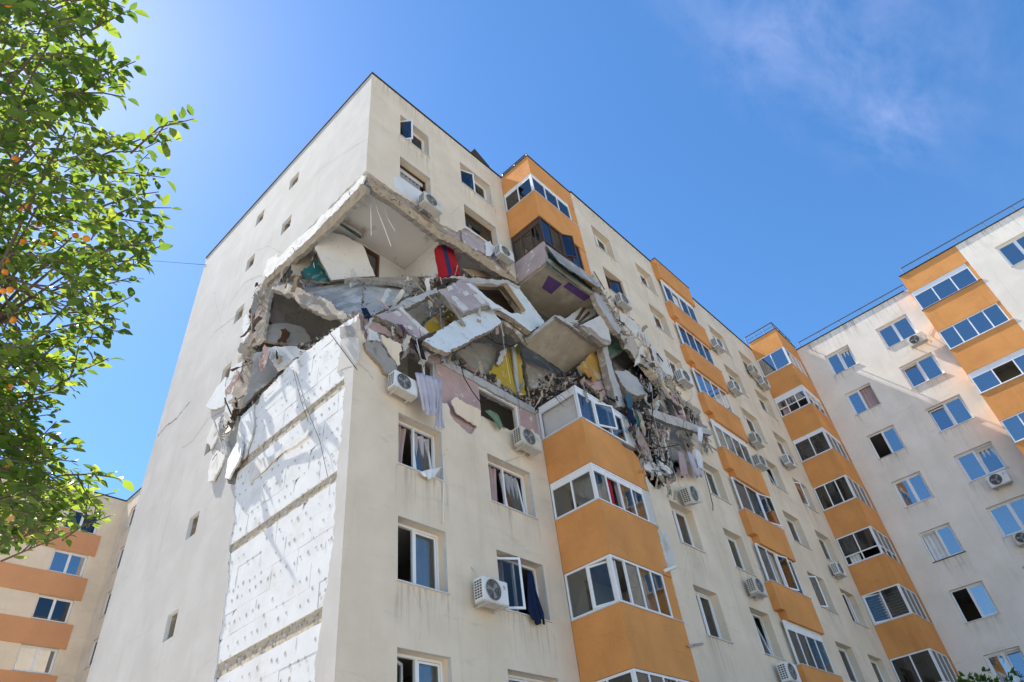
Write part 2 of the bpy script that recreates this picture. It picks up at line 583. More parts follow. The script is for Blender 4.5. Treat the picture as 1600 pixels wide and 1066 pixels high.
def ring(mb, x0, x1, z0, z1, y0, y1, t):
    mb.box(x0, x0 + t, y0, y1, z0, z1)
    mb.box(x1 - t, x1, y0, y1, z0, z1)
    mb.box(x0 + t, x1 - t, y0, y1, z0, z0 + t)
    mb.box(x0 + t, x1 - t, y0, y1, z1 - t, z1)


def frame_mesh(w, h, splits, d, fm, trans=None, t=0.056):
    def mk():
        m = MB()
        ring(m, 0.004, w - 0.004, 0.004, h - 0.004, d, d + 0.07, t)
        for s in splits:
            m.box(s * w - t / 2, s * w + t / 2, d + 0.003, d + 0.067, t + 0.004, h - t - 0.004)
        if trans:
            xs = [0] + list(splits) + [1]
            for a, b in zip(xs[:-1], xs[1:]):
                xa = a * w + (t / 2 if a > 0 else t + 0.004)
                xb = b * w - (t / 2 if b < 1 else t + 0.004)
                m.box(xa, xb, d + 0.006, d + 0.064, trans * h - t / 2, trans * h + t / 2)
        return m.mesh('window_frame', [fm])
    return cached(('fr', w, h, tuple(splits), d, fm, trans), mk)


def box_mesh(key, dims, mat):
    def mk():
        m = MB()
        m.box(*dims)
        return m.mesh(key, [mat])
    return cached((key, tuple(round(q, 4) for q in dims), mat), mk)


def curtain_mesh(w, h, mat, amp=0.035, waves=5, seed=0, taper=0.0):
    def mk():
        m = MB()
        rnd = random.Random(seed)
        n = max(8, waves * 8)
        cols = []
        ph = rnd.uniform(0, 6)
        for i in range(n + 1):
            t = i / n
            y = amp * sin(t * waves * 2 * pi + ph) + amp * 0.4 * sin(t * waves * 4.7 * pi)
            cols.append((t, y))
        vs = []
        K = 6
        for k in range(K + 1):
            q = k / K
            for t, y in cols:
                ww = w * (1 - taper * sin(q * pi * 0.5))
                vs.append((t * ww, y * (0.5 + 0.5 * (1 - q)) - amp * 2, h * (1 - q)))
        c = n + 1
        m.add(vs, [(k * c + i, k * c + i + 1, (k + 1) * c + i + 1, (k + 1) * c + i) for k in range(K) for i in range(n)])
        return m.mesh('curtain', [mat], True)
    return cached(('cu', round(w, 2), round(h, 2), mat, seed, taper, waves), mk)


def place(name, me, parent, loc=(0, 0, 0), rot=(0, 0, 0)):
    o = link(name, me, parent)
    o.location = loc
    o.rotation_euler = rot
    return o


def sash(parent, x0, x1, z0, z1, d, fm, gm, mode, ang):
    """an opened leaf: its own frame and pane; mode: in / out swing about left or right edge, tilt about bottom"""
    w, h = x1 - x0, z1 - z0
    m = MB()
    ring(m, 0, w, 0, h, 0, 0.05, 0.055)
    me = cached(('sash', round(w, 3), round(h, 3), fm), lambda: m.mesh('sash', [fm]))
    pm = box_mesh('pane', (0.055, w - 0.055, 0.02, 0.03, 0.055, h - 0.055), gm)
    if mode == 'tilt':
        loc, rot = (x0, d, z0), (-ang, 0, 0)
    elif mode == 'left':
        loc, rot = (x0, d, z0), (0, 0, ang)
    else:
        w_ = w
        a = -ang
        loc, rot = (x1 - w_ * cos(a), d - w_ * sin(a), z0), (0, 0, a)
    place('sash', me, parent, loc, rot)
    place('pane', pm, parent, loc, rot)


def window(parent, face, u0, z0, w, h, plane, depth=0.26, glass='glass', fm='frame_white', split=(0.5,), curtains=(), opened=None, missing=(), trans=None, sill=True, sillm='sill_metal', shutter=0.0):
    w = round(w, 3)
    h = round(h, 3)
    loc = (u0, plane, z0) if face == 'Y' else (plane, u0, z0)
    o = link('window', frame_mesh(w, h, split, depth, fm, trans), parent)
    o.location = loc
    o.rotation_euler = (0, 0, 0 if face == 'Y' else -pi / 2)
    xs = [0] + list(split) + [1]
    for i, (a, b) in enumerate(zip(xs[:-1], xs[1:])):
        xa = a * w + (0.0325 if a > 0 else 0.069)
        xb = b * w - (0.0325 if b < 1 else 0.069)
        if opened and i == opened[0]:
            sash(o, xa + 0.01, xb - 0.01, 0.08, h - 0.08, depth + (0.0 if opened[2] >= 0 else 0.0), fm, glass, opened[1], opened[2])
            continue
        if i in missing:
            continue
        if trans:
            for (za, zb) in ((0.069, trans * h - 0.0325), (trans * h + 0.0325, h - 0.069)):
                place('pane', box_mesh('pane', (xa, xb, depth + 0.03, depth + 0.04, za, zb), glass), o)
        else:
            m = MB()
            place('leaf_frame', cached(('lf', round(xa, 3), round(xb, 3), h, depth, fm), lambda: (ring(m, xa, xb, 0.069, h - 0.069, depth + 0.012, depth + 0.058, 0.042), m.mesh('leaf_frame', [fm]))[1]), o)
            place('pane', box_mesh('pane', (xa + 0.042, xb - 0.042, depth + 0.03, depth + 0.04, 0.111, h - 0.111), glass), o)
    if sill:
        place('sill', box_mesh('sill', (-0.03, w + 0.03, -0.05, depth - 0.004, -0.03, -0.002), sillm), o)
    if shutter > 0:
        place('shutter', box_mesh('shutter', (0.07, w - 0.07, depth + 0.075, depth + 0.1, h - 0.069 - shutter, h - 0.06), 'blind_slat'), o)
    for (cx, cw, mat, sd_, tp) in curtains:
        place('curtain', curtain_mesh(cw, h - 0.12, mat, seed=sd_, taper=tp, waves=max(3, int(cw * 6))), o, (cx, depth + 0.2, 0.06))
    return o


def glazing(parent, loc, rz, L, h, n, fm='frame_white', gm='glass', missing=(), inset=0.05, top=0.0, curtains=(), opened=None, bottom=0.0, pw=0.055):
    """row of balcony panes: one frame, panes as separate pieces"""
    m = MB()
    y0, y1 = inset, inset + 0.06
    ring(m, 0, L, 0.0, h, y0, y1, pw)
    for i in range(1, n):
        m.box(i * L / n - pw / 2, i * L / n + pw / 2, y0 + 0.003, y1 - 0.003, pw, h - pw)
    zt = h - pw
    zb = pw
    for q, rel in ((top, 1), (bottom, 0)):
        if q > 0:
            zz_ = h - q if rel else q
            for i in range(n):
                xa = i * L / n + (pw / 2 if i else pw)
                xb = (i + 1) * L / n - (pw / 2 if i < n - 1 else pw)
                m.box(xa, xb, y0 + 0.005, y1 - 0.005, zz_ - 0.025, zz_ + 0.025)
                if rel:
                    mm = MB()
                    mm.box(xa, xb, y0 + 0.02, y0 + 0.035, zz_ + 0.025, h - pw)
                    place('fan_panel', mm.mesh('fan_panel', [fm if q > 0.19 else gm]), parent, loc, (0, 0, rz))
            if rel:
                zt = h - q - 0.025
            else:
                zb = q + 0.025
    place('glazing_frame', m.mesh('glazing_frame', [fm]), parent, loc, (0, 0, rz))
    for i in range(n):
        xa = i * L / n + (pw / 2 if i else pw)
        xb = (i + 1) * L / n - (pw / 2 if i < n - 1 else pw)
        if opened and i == opened[0]:
            w_ = xb - xa - 0.02
            mm = MB()
            ring(mm, 0, w_, 0, zt - zb - 0.02, 0, 0.045, 0.05)
            a = opened[1]
            M = Matrix.Rotation(rz, 4, 'Z')
            p = Vector(loc) + M @ Vector((xa + 0.01, y0 - 0.01, zb + 0.01))
            place('sash', mm.mesh('sash', [fm]), parent, p, (0, 0, rz + a))
            place('pane', box_mesh('pane', (0.05, w_ - 0.05, 0.02, 0.03, 0.05, zt - zb - 0.07), gm), parent, p, (0, 0, rz + a))
            continue
        if i in missing:
            continue
        place('pane', box_mesh('pane', (xa, xb, y0 + 0.025, y0 + 0.033, zb, zt), gm), parent, loc, (0, 0, rz))
    for (cx, cw, mat, sd_) in curtains:
        M = Matrix.Rotation(rz, 4, 'Z')
        p = Vector(loc) + M @ Vector((cx, inset + 0.22, 0.05))
        place('curtain', curtain_mesh(cw, h - 0.1, mat, seed=sd_, waves=max(3, int(cw * 6))), parent, p, (0, 0, rz))


def corner_balcony(parent, X0, Y0, Y1, X1, zb, zt, zn, mat='plaster_orange', fm='frame_white', gm='glass', nl=2, nf=4, ml=(), mf=(), top=0.0, curt_l=(), curt_f=(), pier=0.5, front_poly=None, glaz=True, ol=None, of=None, bottom=0.0, piermat=None, pierd=0.02):
    m = MB()
    T = 0.14
    m.box(X0, X0 + T, Y1, Y0, zb, zt)
    if front_poly is None:
        m.box(X0 + T, X1, Y1, Y1 + T, zb, zt)
    else:
        m.panel(front_poly, [], (0, Y1, 0), (1, 0, 0), (0, 0, 1), (0, -1, 0), T)
    o = obj('balcony', m, mat, parent)
    s = MB()
    s.box(X0 + T, X1, Y1 + T, Y0, zb + 0.1, zb + 0.28)
    obj('slab', s, 'concrete_pale', o)
    c = MB()
    c.box(X0 - 0.03, X0 + T + 0.02, Y1 - 0.03, Y0, zt + 0.001, zt + 0.025)
    if front_poly is None:
        c.box(X0 + T + 0.02, X1, Y1 - 0.03, Y1 + T + 0.02, zt + 0.001, zt + 0.025)
    obj('coping', c, 'sill_metal', o)
    if glaz and zn - zt > 0.3:
        h = zn - zt - 0.03
        glazing(o, (X0 + 0.01, Y0 - 0.01, zt + 0.028), -pi / 2, Y0 - Y1 - 0.075, h, nl, fm, gm, ml, 0.0, top, curt_l, ol, bottom)
        glazing(o, (X0 + 0.01, Y1 + 0.012, zt + 0.028), 0, X1 - pier - X0, h, nf, fm, gm, mf, 0.0, top, curt_f, of, bottom)
        if pier > 0:
            p = MB()
            p.box(X1 - pier + 0.01, X1 - 0.003, Y1 + pierd, Y1 + 0.3, zt + 0.028, zn - 0.002)
            obj('pier', p, piermat or mat, o)
    return o


# ------------------------------------------------------------------ the damaged apartment block
main = empty('apartment_building')
tag(main, 'cream apartment block with torn open upper corner, orange glazed balconies and bare foam strip', 'building')

ROOF = 26.2
YB = -1.55
WT = [24.92 - 2.717 * k for k in range(9)]          # window heads by storey, top first
FL = [t - 2.27 for t in WT]                          # floor tops
SILL = 1.42


def win_rect(x0, x1, k, h=SILL):
    return rect(x0, x1, WT[k] - h, WT[k])


# --- south face of the corner wing: outer skin (render on foam) and concrete wall behind it
A1, A2 = (1.34, 2.72), (4.37, 6.08)
YS, YC = 0.0, 0.10
up_edge = jag([(6.88, 19.75), (6.45, 20.05), (6.1, 20.35), (5.95, 20.80), (4.55, 20.80), (4.32, 20.75), (4.15, 20.45), (3.9, 20.15), (3.3, 20.0), (2.9, 20.0), (2.6, 20.15), (1.9, 20.1), (1.0, 19.98), (-0.012, 20.05)], 0.16, 0.04)
holes = [win_rect(*A1, 0), win_rect(*A2, 0), win_rect(*A1, 1, 1.2), win_rect(*A2, 1, 1.3)]
m = MB()
m.panel([(-0.012, ROOF), (6.888, ROOF)] + up_edge, holes, (0, YS, 0), (1, 0, 0), (0, 0, 1), (0, -1, 0), 0.098, 0, 1)
obj('facade_skin', m, ['plaster_cream', 'foam_dirty'], main)
m = MB()
m.panel([(0.1, ROOF), (6.88, ROOF)] + jag([(6.88, 19.96), (0.1, 19.96)], 0.3, 0.03), holes, (0, YC, 0), (1, 0, 0), (0, 0, 1), (0, -1, 0), 0.25, 0, 1)
obj('concrete_wall', m, ['mauve_paint', 'plaster_cream'], main)

low_edge = jag([(-0.012, 13.75), (0.15, 13.3), (0.35, 12.95), (0.62, 12.62), (0.95, 12.45), (1.25, 12.40), (2.72, 12.30), (2.95, 12.35), (3.1, 12.0), (3.35, 11.85), (3.8, 11.70), (3.95, 11.9), (4.15, 12.4), (4.37, 12.52), (6.08, 12.55), (6.25, 12.75), (6.5, 13.0), (6.75, 12.75), (6.888, 12.8)], 0.13, 0.045)
holes = [win_rect(*A1, k) for k in (5, 6, 7, 8)] + [win_rect(*A2, k) for k in (5, 6, 7, 8)]
m = MB()
m.panel([(6.888, 0), (-0.012, 0)] + low_edge, holes, (0, YS, 0), (1, 0, 0), (0, 0, 1), (0, -1, 0), 0.098, 0, 1)
obj('facade_skin', m, ['plaster_cream', 'foam_dirty'], main)
holes5 = holes + [rect(A1[0], A1[1], 12.5, 13.72), rect(A2[0], A2[1], 12.6, 13.72)]
m = MB()
m.panel([(6.88, 0), (0.1, 0)] + jag([(0.1, 13.95), (2.0, 13.9), (4.0, 13.98), (6.88, 13.95)], 0.3, 0.05), holes5, (0, YC, 0), (1, 0, 0), (0, 0, 1), (0, -1, 0), 0.25, 0, 1)
obj('concrete_wall', m, ['pink_paint', 'plaster_cream'], main)

# --- west face: skin with the big tear, bare foam strip and small stair windows
NX = Vector((-1, 0, 0))
SW = [(4.48, 5.10), (6.93, 7.49)]
sw_holes = []
for k in range(9):
    zt = 24.80 - 2.70 * k
    for (a, b) in SW:
        if a < 6 and 2 <= k <= 4:
            continue
        if k in (0,) and a > 6:
            zt2 = zt
        sw_holes.append(rect(a, b, zt - 0.66, zt + 0.02))
tear_up = jag([(0.1, 20.05), (1.0, 20.10), (2.4, 20.0), (4.3, 19.98), (5.3, 19.95), (5.75, 19.55), (6.0, 18.9)], 0.14, 0.04)
tear_left = jag([(6.0, 18.9), (6.25, 18.0), (6.15, 17.0), (6.3, 16.1), (6.2, 15.2), (6.35, 14.5), (6.1, 13.9), (6.25, 13.2), (5.9, 12.5), (5.75, 11.9), (5.35, 11.4), (5.12, 11.3)], 0.16, 0.07)
strip_left = jag([(5.12, 11.3), (4.95, 10.7), (4.75, 10.2), (4.78, 9.4), (4.5, 8.4), (4.45, 7.4), (4.4, 6.3), (4.42, 4.5), (4.35, 3.0)], 0.14, 0.035)
strip_right = jag([(0.62, 3.0), (0.6, 5.3), (0.55, 6.2), (0.42, 7.4), (0.36, 8.5), (0.40, 9.6), (0.36, 10.6), (0.34, 11.4), (0.50, 12.3), (0.36, 13.0), (0.40, 13.45), (0.1, 13.8)], 0.12, 0.045)
outer = [(12.1, 0), (12.1, ROOF), (0.1, ROOF)] + tear_up + tear_left[1:] + strip_left[1:] + strip_right + [(0.1, 0)]
m = MB()
sw_skin = [h for h in sw_holes if inside((h[0][0] + 0.02, h[0][1] + 0.02), outer)]
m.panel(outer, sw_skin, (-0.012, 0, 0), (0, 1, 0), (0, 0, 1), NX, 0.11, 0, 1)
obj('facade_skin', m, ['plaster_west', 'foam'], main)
c_up = jag([(0.36, 19.98), (5.6, 19.9), (5.95, 18.9)], 0.2, 0.05)
c_left = jag([(5.95, 18.9), (6.15, 17.0), (6.1, 15.2), (6.05, 14.1), (5.8, 13.75)], 0.16, 0.06)
c_low = jag([(5.8, 13.75), (4.1, 14.0), (2.3, 14.1), (0.36, 13.95)], 0.16, 0.06)
m = MB()
m.panel([(0.36, 0), (12.1, 0), (12.1, ROOF), (0.36, ROOF)] + c_up + c_left[1:] + c_low[1:], sw_holes, (0.1, 0, 0), (0, 1, 0), (0, 0, 1), NX, 0.25, 0, 1)
obj('concrete_wall', m, ['concrete', 'concrete_warm'], main)
for h in sw_holes:
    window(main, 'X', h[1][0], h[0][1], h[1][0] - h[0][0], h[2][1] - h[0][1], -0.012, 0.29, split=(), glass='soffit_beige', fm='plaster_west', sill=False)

# foam boards of the bare strip, laid in courses; the weathered concrete band of each floor stays bare
bands = [(11.66, 11.98), (9.20, 9.46), (6.30, 6.60), (3.6, 3.86)]


def bd_edge(z, which):
    # left/right limits of the strip at height z
    pts = strip_left + tear_left if which else strip_right
    pts = sorted(pts, key=lambda p: p[1])
    for a, b in zip(pts[:-1], pts[1:]):
        if a[1] <= z <= b[1]:
            t = (z - a[1]) / max(1e-6, b[1] - a[1])
            return a[0] + (b[0] - a[0]) * t
    return pts[0][0] if z < pts[0][1] else pts[-1][0]


top_line = [(0.1, 13.72), (0.45, 13.9), (1.4, 14.02), (2.3, 14.1), (3.4, 14.05), (4.2, 13.95), (5.1, 13.7), (5.5, 13.4)]


def top_z(y):
    for a, b in zip(top_line[:-1], top_line[1:]):
        if a[0] <= y <= b[0]:
            return a[1] + (b[1] - a[1]) * (y - a[0]) / (b[0] - a[0])
    return 13.6


rb = random.Random(3)
dab = MB()
zlev = 3.0
row = 0
segs = []
edges = [3.0] + [e for b in sorted(bands) for e in b] + [14.2]
for i in range(0, len(edges), 2):
    z0, z1 = edges[i], edges[i + 1]
    n = max(1, round((z1 - z0) / 0.5))
    for k in range(n):
        segs.append((z0 + (z1 - z0) * k / n, z0 + (z1 - z0) * (k + 1) / n))
for (z0, z1) in segs:
    row += 1
    zm = (z0 + z1) / 2
    yr, yl = (0.12, 5.0) if zm > 12.6 else (max(0.12, min(bd_edge(z0, 0), bd_edge(z1, 0)) - 0.16), max(bd_edge(z0, 1), bd_edge(z1, 1)) + 0.08)
    if zm > 12.6:
        yl = 5.05
    yl = min(yl, 5.1)
    y = yr - (0.5 if row % 2 else 0.02) - rb.uniform(0, 0.2)
    while y < yl:
        a, b = max(y, yr) + 0.0022, min(y + 1.0, yl) - 0.0022
        y += 1.0
        if b - a < 0.06:
            continue
        poly = [(a, z0 + 0.0015), (b, z0 + 0.0015)]
        tp = []
        if zm > 13.2:
            za, zb_ = min(z1 - 0.004, top_z(a)), min(z1 - 0.004, top_z(b))
            if za < z0 + 0.08 or zb_ < z0 + 0.08:
                continue
            tp = jag([(b, zb_), (a, za)], 0.1, 0.03)
        else:
            tp = [(b, z1 - 0.0015), (a, z1 - 0.0015)]
        if rb.random() < 0.16 and b - a > 0.6:           # a broken corner
            q = rb.uniform(0.08, 0.2)
            tp = [(b, tp[0][1] - q), (b - q * 0.6, tp[0][1] - q * 0.35), (b - q * 1.3, tp[0][1])] + tp[1:]
        m = MB()
        m.panel(poly + tp, [], (rb.uniform(0.002, 0.008), 0, 0), (0, 1, 0), (0, 0, 1), NX, 0.085)
        obj('foam_board', m, 'foam', main)
        for q in range(3 + int(b - a > 0.7)):
            if rb.random() < 0.97:
                yy = a + (b - a) * (q + 0.5) / (3 + int(b - a > 0.7)) + rb.uniform(-0.04, 0.04)
                zc = (z0 if rb.random() < 0.45 else zm) + rb.uniform(-0.03, 0.03)
                if zc > top_z(yy) - 0.1:
                    continue
                r = rb.uniform(0.024, 0.042)
                n = 7
                dab.add([(-0.004 + rb.uniform(0, .002), yy + cos(2 * pi * i / n) * r * rb.uniform(0.6, 1.2), zc + sin(2 * pi * i / n) * r * rb.uniform(0.7, 1.4)) for i in range(n)], [tuple(range(n))])
        if rb.random() < 0.4:
            zc = z0 + rb.uniform(0.05, 0.3)
            l = rb.uniform(0.08, 0.25)
            dab.add([(-0.003, a, zc), (-0.003, a + 0.014, zc), (-0.003, a + 0.01, zc + l), (-0.003, a + 0.002, zc + l)], [(0, 1, 2, 3)])
for (z0, z1) in bands:
    y = 0.15
    while y < 5.0:
        if rb.random() < 0.8:
            r = rb.uniform(0.05, 0.11)
            zc = (z0 + z1) / 2 + rb.uniform(-0.03, 0.05)
            n = 9
            dab.add([(0.034, y + cos(2 * pi * i / n) * r * rb.uniform(0.7, 1.2), zc + sin(2 * pi * i / n) * r * rb.uniform(0.8, 1.2)) for i in range(n)] + [(0.008, y, zc)],
                    [(i, (i + 1) % n, n) for i in range(n)])
        y += rb.uniform(0.3, 0.55)
    m = MB()
    m.panel(jag(rect(0.11, 5.06, z0 + 0.004, z1 - 0.004), 0.2, 0.012, True), [], (0.03, 0, 0), (0, 1, 0), (0, 0, 1), NX, 0.06)
    obj('floor_band', m, 'aggregate', main)
tag(obj('mortar_dabs', dab, 'mortar_dab', main), kind='stuff')

for (z0, z1) in ((0, 13.45), (20.12, ROOF - 0.002)):
    m = MB()
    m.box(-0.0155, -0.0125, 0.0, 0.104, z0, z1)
    obj('corner_strip', m, 'plaster_west', main)

# cracks in the west render
def crack(pts, wd=0.022, ax=0, v=-0.0165):
    m = MB()
    P = [on(x, y, ax, v) for x, y in pts]
    Q = []
    for a, b in zip(P[:-1], P[1:]):
        n = max(2, int((b - a).length / 0.12))
        for i in range(n):
            t = i / n
            Q.append(a.lerp(b, t) + Vector((0 if ax == 0 else random.uniform(-1, 1) * 0.03, 0 if ax == 1 else random.uniform(-1, 1) * 0.03, random.uniform(-1, 1) * 0.03)))
    Q.append(P[-1])
    for i, (a, b) in enumerate(zip(Q[:-1], Q[1:])):
        w0, w1 = wd * random.uniform(0.3, 1), wd * random.uniform(0.3, 1)
        m.add([a, b, b + Vector((0, 0, w1)), a + Vector((0, 0, w0))], [(0, 1, 2, 3)])
    obj('crack', m, 'crack_dark', main)


crack([(296, 629), (275, 655), (258, 668), (246, 682)], 0.05)
crack([(312, 726), (305, 742)], 0.03)
crack([(410, 430), (385, 440), (362, 470), (352, 500)], 0.018)
crack([(352, 640), (325, 655), (300, 690), (285, 700)], 0.018)
crack([(340, 760), (320, 800), (315, 850)], 0.014)
crack([(440, 395), (420, 385), (400, 392)], 0.014)
crack([(560, 570), (575, 580), (583, 592)], 0.016, 1, -0.003)
crack([(700, 700), (690, 720), (700, 760), (697, 800)], 0.010, 1, -0.003)
crack([(640, 905), (660, 960), (655, 1000)], 0.008, 1, -0.003)
crack([(720, 320), (705, 335), (712, 360)], 0.014, 1, -0.003)
crack([(1065, 830), (1075, 860), (1070, 900)], 0.012, 1, YB - 0.003)
crack([(1010, 480), (1030, 520), (1028, 545)], 0.012, 1, YB - 0.003)
crack([(573, 218), (545, 234), (505, 262), (492, 275)], 0.014)
crack([(383, 482), (360, 500), (335, 520), (325, 533)], 0.02)
crack([(330, 420), (337, 470), (350, 530), (357, 570)], 0.012)

# --- projecting part of the south face (right of the first balcony stack)
YB = -1.55
BC = [(10.9, 12.3), (14.3, 15.65), (21.05, 22.7), (24.35, 26.0)]
B_hole_edge = jag([(9.78, 20.65), (10.3, 20.35), (10.55, 19.75), (10.85, 19.0), (11.45, 18.35), (12.1, 17.75), (13.0, 17.15), (13.6, 16.4), (13.85, 15.6), (14.1, 15.0), (14.05, 14.45), (13.6, 13.85), (12.9, 13.3), (12.3, 12.8), (11.75, 12.25), (11.2, 12.0), (10.7, 11.75), (10.25, 11.5), (9.78, 11.85)], 0.16, 0.08)
bwin = []
for ci, (a, b) in enumerate(BC):
    for k in range(9):
        if ci == 0 and k in (2, 3, 4):
            continue
        bwin.append((ci, k, a, b))
m = MB()
m.panel([(9.78, 0), (27.0, 0), (27.0, 26.3), (9.78, 26.3)] + B_hole_edge, [win_rect(a, b, k) for ci, k, a, b in bwin], (0, YB, 0), (1, 0, 0), (0, 0, 1), (0, -1, 0), 0.33, 0, 1)
obj('facade_wall', m, ['plaster_cream', 'plaster_cream'], main)

# --- windows of the south faces
R_ = random.Random(11)
CUR = ['cloth_white', 'cloth_grey', 'cloth_pink', 'cloth_white']
window(main, 'Y', A1[0], WT[0] - SILL, 1.38, SILL, 0, glass='glass_tint', opened=(0, 'left', -0.9))
window(main, 'Y', A2[0], WT[0] - SILL, 1.71, SILL, 0, glass='glass_tint', opened=(0, 'left', -0.35))
window(main, 'Y', A1[0], WT[1] - 1.2, 1.38, 1.2, 0, fm='frame_brown', split=(), missing=(0,), curtains=[(0.06, 1.2, 'cloth_grey', 3, 0)], shutter=0.18, sill=False)
window(main, 'Y', A2[0], WT[1] - 1.3, 1.71, 1.3, 0, fm='frame_brown', split=(), glass='glass_tint', shutter=0.12, curtains=[(0.1, 1.4, 'cloth_grey', 5, 0)], sill=False)
window(main, 'Y', A1[0], WT[5] - SILL, 1.38, SILL, 0, missing=(0,), opened=(1, 'tilt', 0.12), curtains=[(0.08, 0.5, 'cloth_pink', 1, 0.3), (0.7, 0.6, 'cloth_lavender', 2, 0)])
window(main, 'Y', A2[0], WT[5] - SILL, 1.71, SILL, 0, missing=(0,), opened=(1, 'tilt', 0.13), curtains=[(0.05, 0.7, 'cloth_pink', 4, 0.1), (0.9, 0.7, 'cloth_grey', 7, 0)])
window(main, 'Y', A1[0], WT[6] - SILL, 1.38, SILL, 0, missing=(0,), split=(0.47,), curtains=[(0.7, 0.5, 'cloth_white', 6, 0)])
window(main, 'Y', A2[0], WT[6] - SILL, 1.71, SILL, 0, missing=(1,), split=(0.5,), opened=(0, 'left', -0.55), curtains=[(0.05, 0.6, 'cloth_pink', 8, 0)])
window(main, 'Y', A1[0], WT[7] - SILL, 1.38, SILL, 0, opened=(0, 'left', 0.5), curtains=[(0.7, 0.55, 'cloth_grey', 9, 0)])
window(main, 'Y', A2[0], WT[7] - SILL, 1.71, SILL, 0, curtains=[(0.2, 1.3, 'cloth_white', 10, 0)])
window(main, 'Y', A1[0], WT[8] - SILL, 1.38, SILL, 0)
window(main, 'Y', A2[0], WT[8] - SILL, 1.71, SILL, 0)
# the torn storey: bent frames left in their openings
window(main, 'Y', A1[0], 12.5, 1.38, 1.22, YC, 0.05, fm='frame_grey', split=(0.72,), missing=(0, 1), sill=False)
window(main, 'Y', A2[0], 12.6, 1.71, 1.12, YC, 0.05, fm='frame_white', split=(), missing=(0,), sill=False)
for ci, k, a, b in bwin:
    kw = {}
    r = R_.random()
    if r < 0.3:
        kw['opened'] = (R_.choice((0, 1)), R_.choice(('tilt', 'left')), R_.uniform(0.1, 0.5) * R_.choice((1, 1, -1)))
        if kw['opened'][1] == 'tilt':
            kw['opened'] = (kw['opened'][0], 'tilt', abs(kw['opened'][2]) * 0.4)
    if R_.random() < 0.55:
        kw['curtains'] = [(0.08, R_.uniform(0.4, (b - a) - 0.2), R_.choice(CUR), R_.randint(1, 9), 0)]
    if ci == 0 and k == 1:
        kw = dict(fm='frame_brown', missing=(0,), opened=(1, 'left', -0.4))
    if ci == 1 and k in (3,):
        kw = dict(missing=(0,), opened=(1, 'left', 0.4))
    if ci == 1 and k == 6:
        kw['curtains'] = [(0.08, 0.9, 'cloth_teal', 5, 0)]
    window(main, 'Y', a, WT[k] - SILL, b - a, SILL, YB, glass='glass' if R_.random() < 0.55 else 'glass_tint', **kw)

m_, nt_, N_, L_n, b_ = newmat('stain')
out_ = [n for n in N_ if n.type == 'OUTPUT_MATERIAL'][0]
b_.inputs['Base Color'].default_value = (0.20, 0.17, 0.13, 1)
b_.inputs['Roughness'].default_value = 0.95
tc_ = N_.new('ShaderNodeTexCoord')
sx_ = N_.new('ShaderNodeSeparateXYZ')
L_n.new(tc_.outputs['Generated'], sx_.inputs[0])
g_ = N_.new('ShaderNodeNewGeometry')
f_ = ramp(N_, L_n, noise(N_, L_n, g_.outputs['Position'], 3.2, 6, 0.7, (3.2, 3.2, 0.18)), [(0.5, (0, 0, 0)), (0.75, (0.55, 0.55, 0.55))])
fz = ramp(N_, L_n, sx_.outputs['Z'], [(0.0, (0, 0, 0)), (1.0, (1, 1, 1))])
mu_ = mixc(N_, L_n, 1.0, f_, fz, 'MULTIPLY')
tr_ = N_.new('ShaderNodeBsdfTransparent')
mx_ = N_.new('ShaderNodeMixShader')
L_n.new(mu_, mx_.inputs['Fac'])
L_n.new(tr_.outputs[0], mx_.inputs[1])
L_n.new(b_.outputs[0], mx_.inputs[2])
L_n.new(mx_.outputs[0], out_.inputs['Surface'])


def stain(parent, face, u0, u1, ztop, ln, plane):
    m = MB()
    if face == 'Y':
        m.add([(u0, plane - 0.003, ztop - ln), (u1, plane - 0.003, ztop - ln), (u1, plane - 0.003, ztop), (u0, plane - 0.003, ztop)], [(0, 1, 2, 3)])
    else:
        m.add([(plane - 0.003, u0, ztop - ln), (plane - 0.003, u1, ztop - ln), (plane - 0.003, u1, ztop), (plane - 0.003, u0, ztop)], [(0, 1, 2, 3)])
    obj('stain', m, 'stain', parent)


RS = random.Random(33)
for k in (0, 5, 6, 7):
    for (a, b) in (A1, A2):
        stain(main, 'Y', a - 0.1, b + 0.15, WT[k] - SILL - 0.035, RS.uniform(0.7, 1.2), 0)
for ci, k, a, b in bwin:
    if not (k in (2, 3, 4) and ci < 2):
        stain(main, 'Y', a - 0.1, b + 0.1, WT[k] - SILL - 0.035, RS.uniform(0.6, 1.2), YB)
stain(main, 'Y', 0.0, 6.85, 26.19, 1.2, 0)
stain(main, 'Y', 9.8, 16.1, 26.29, 1.2, YB)
stain(main, 'Y', 19.6, 26.9, 26.29, 1.2, YB)

# --- interior: floor slabs, cross walls and rear shell
for k, z in enumerate(FL):
    m = MB()
    if k in (2, 3):                        # the collapsed floors survive only at the back and on the right
        m.box(0.36, 11.6, 6.12, 12.0, z - 0.17, z)
        m.box(14.2, 26.9, YB + 0.34, 5.88, z - 0.17, z)
        m.box(11.6, 14.2, 1.6, 5.88, z - 0.17, z)
        obj('floor_slab', m, 'concrete', main)
    elif k == 1:
        m.panel(jag([(0.16, 0.13), (6.9, 0.13)], 0.2, 0.03) + [(9.7, 0.13), (9.7, YB + 0.34), (26.9, YB + 0.34), (26.9, 11.9), (0.16, 11.9)], [], (0, 0, z), (1, 0, 0), (0, 1, 0), (0, 0, 1), 0.19, 0, 1, 2)
        obj('floor_slab', m, ['concrete', 'concrete_warm', 'ceiling'], main)
    else:
        m.box(0.36, 9.7, 0.36, 5.88, z - 0.17, z)
        m.box(9.7, 26.9, YB + 0.34, 5.88, z - 0.17, z)
        m.box(0.36, 26.9, 6.12, 12.0, z - 0.17, z)
        obj('floor_slab', m, 'ceiling', main)
m = MB()
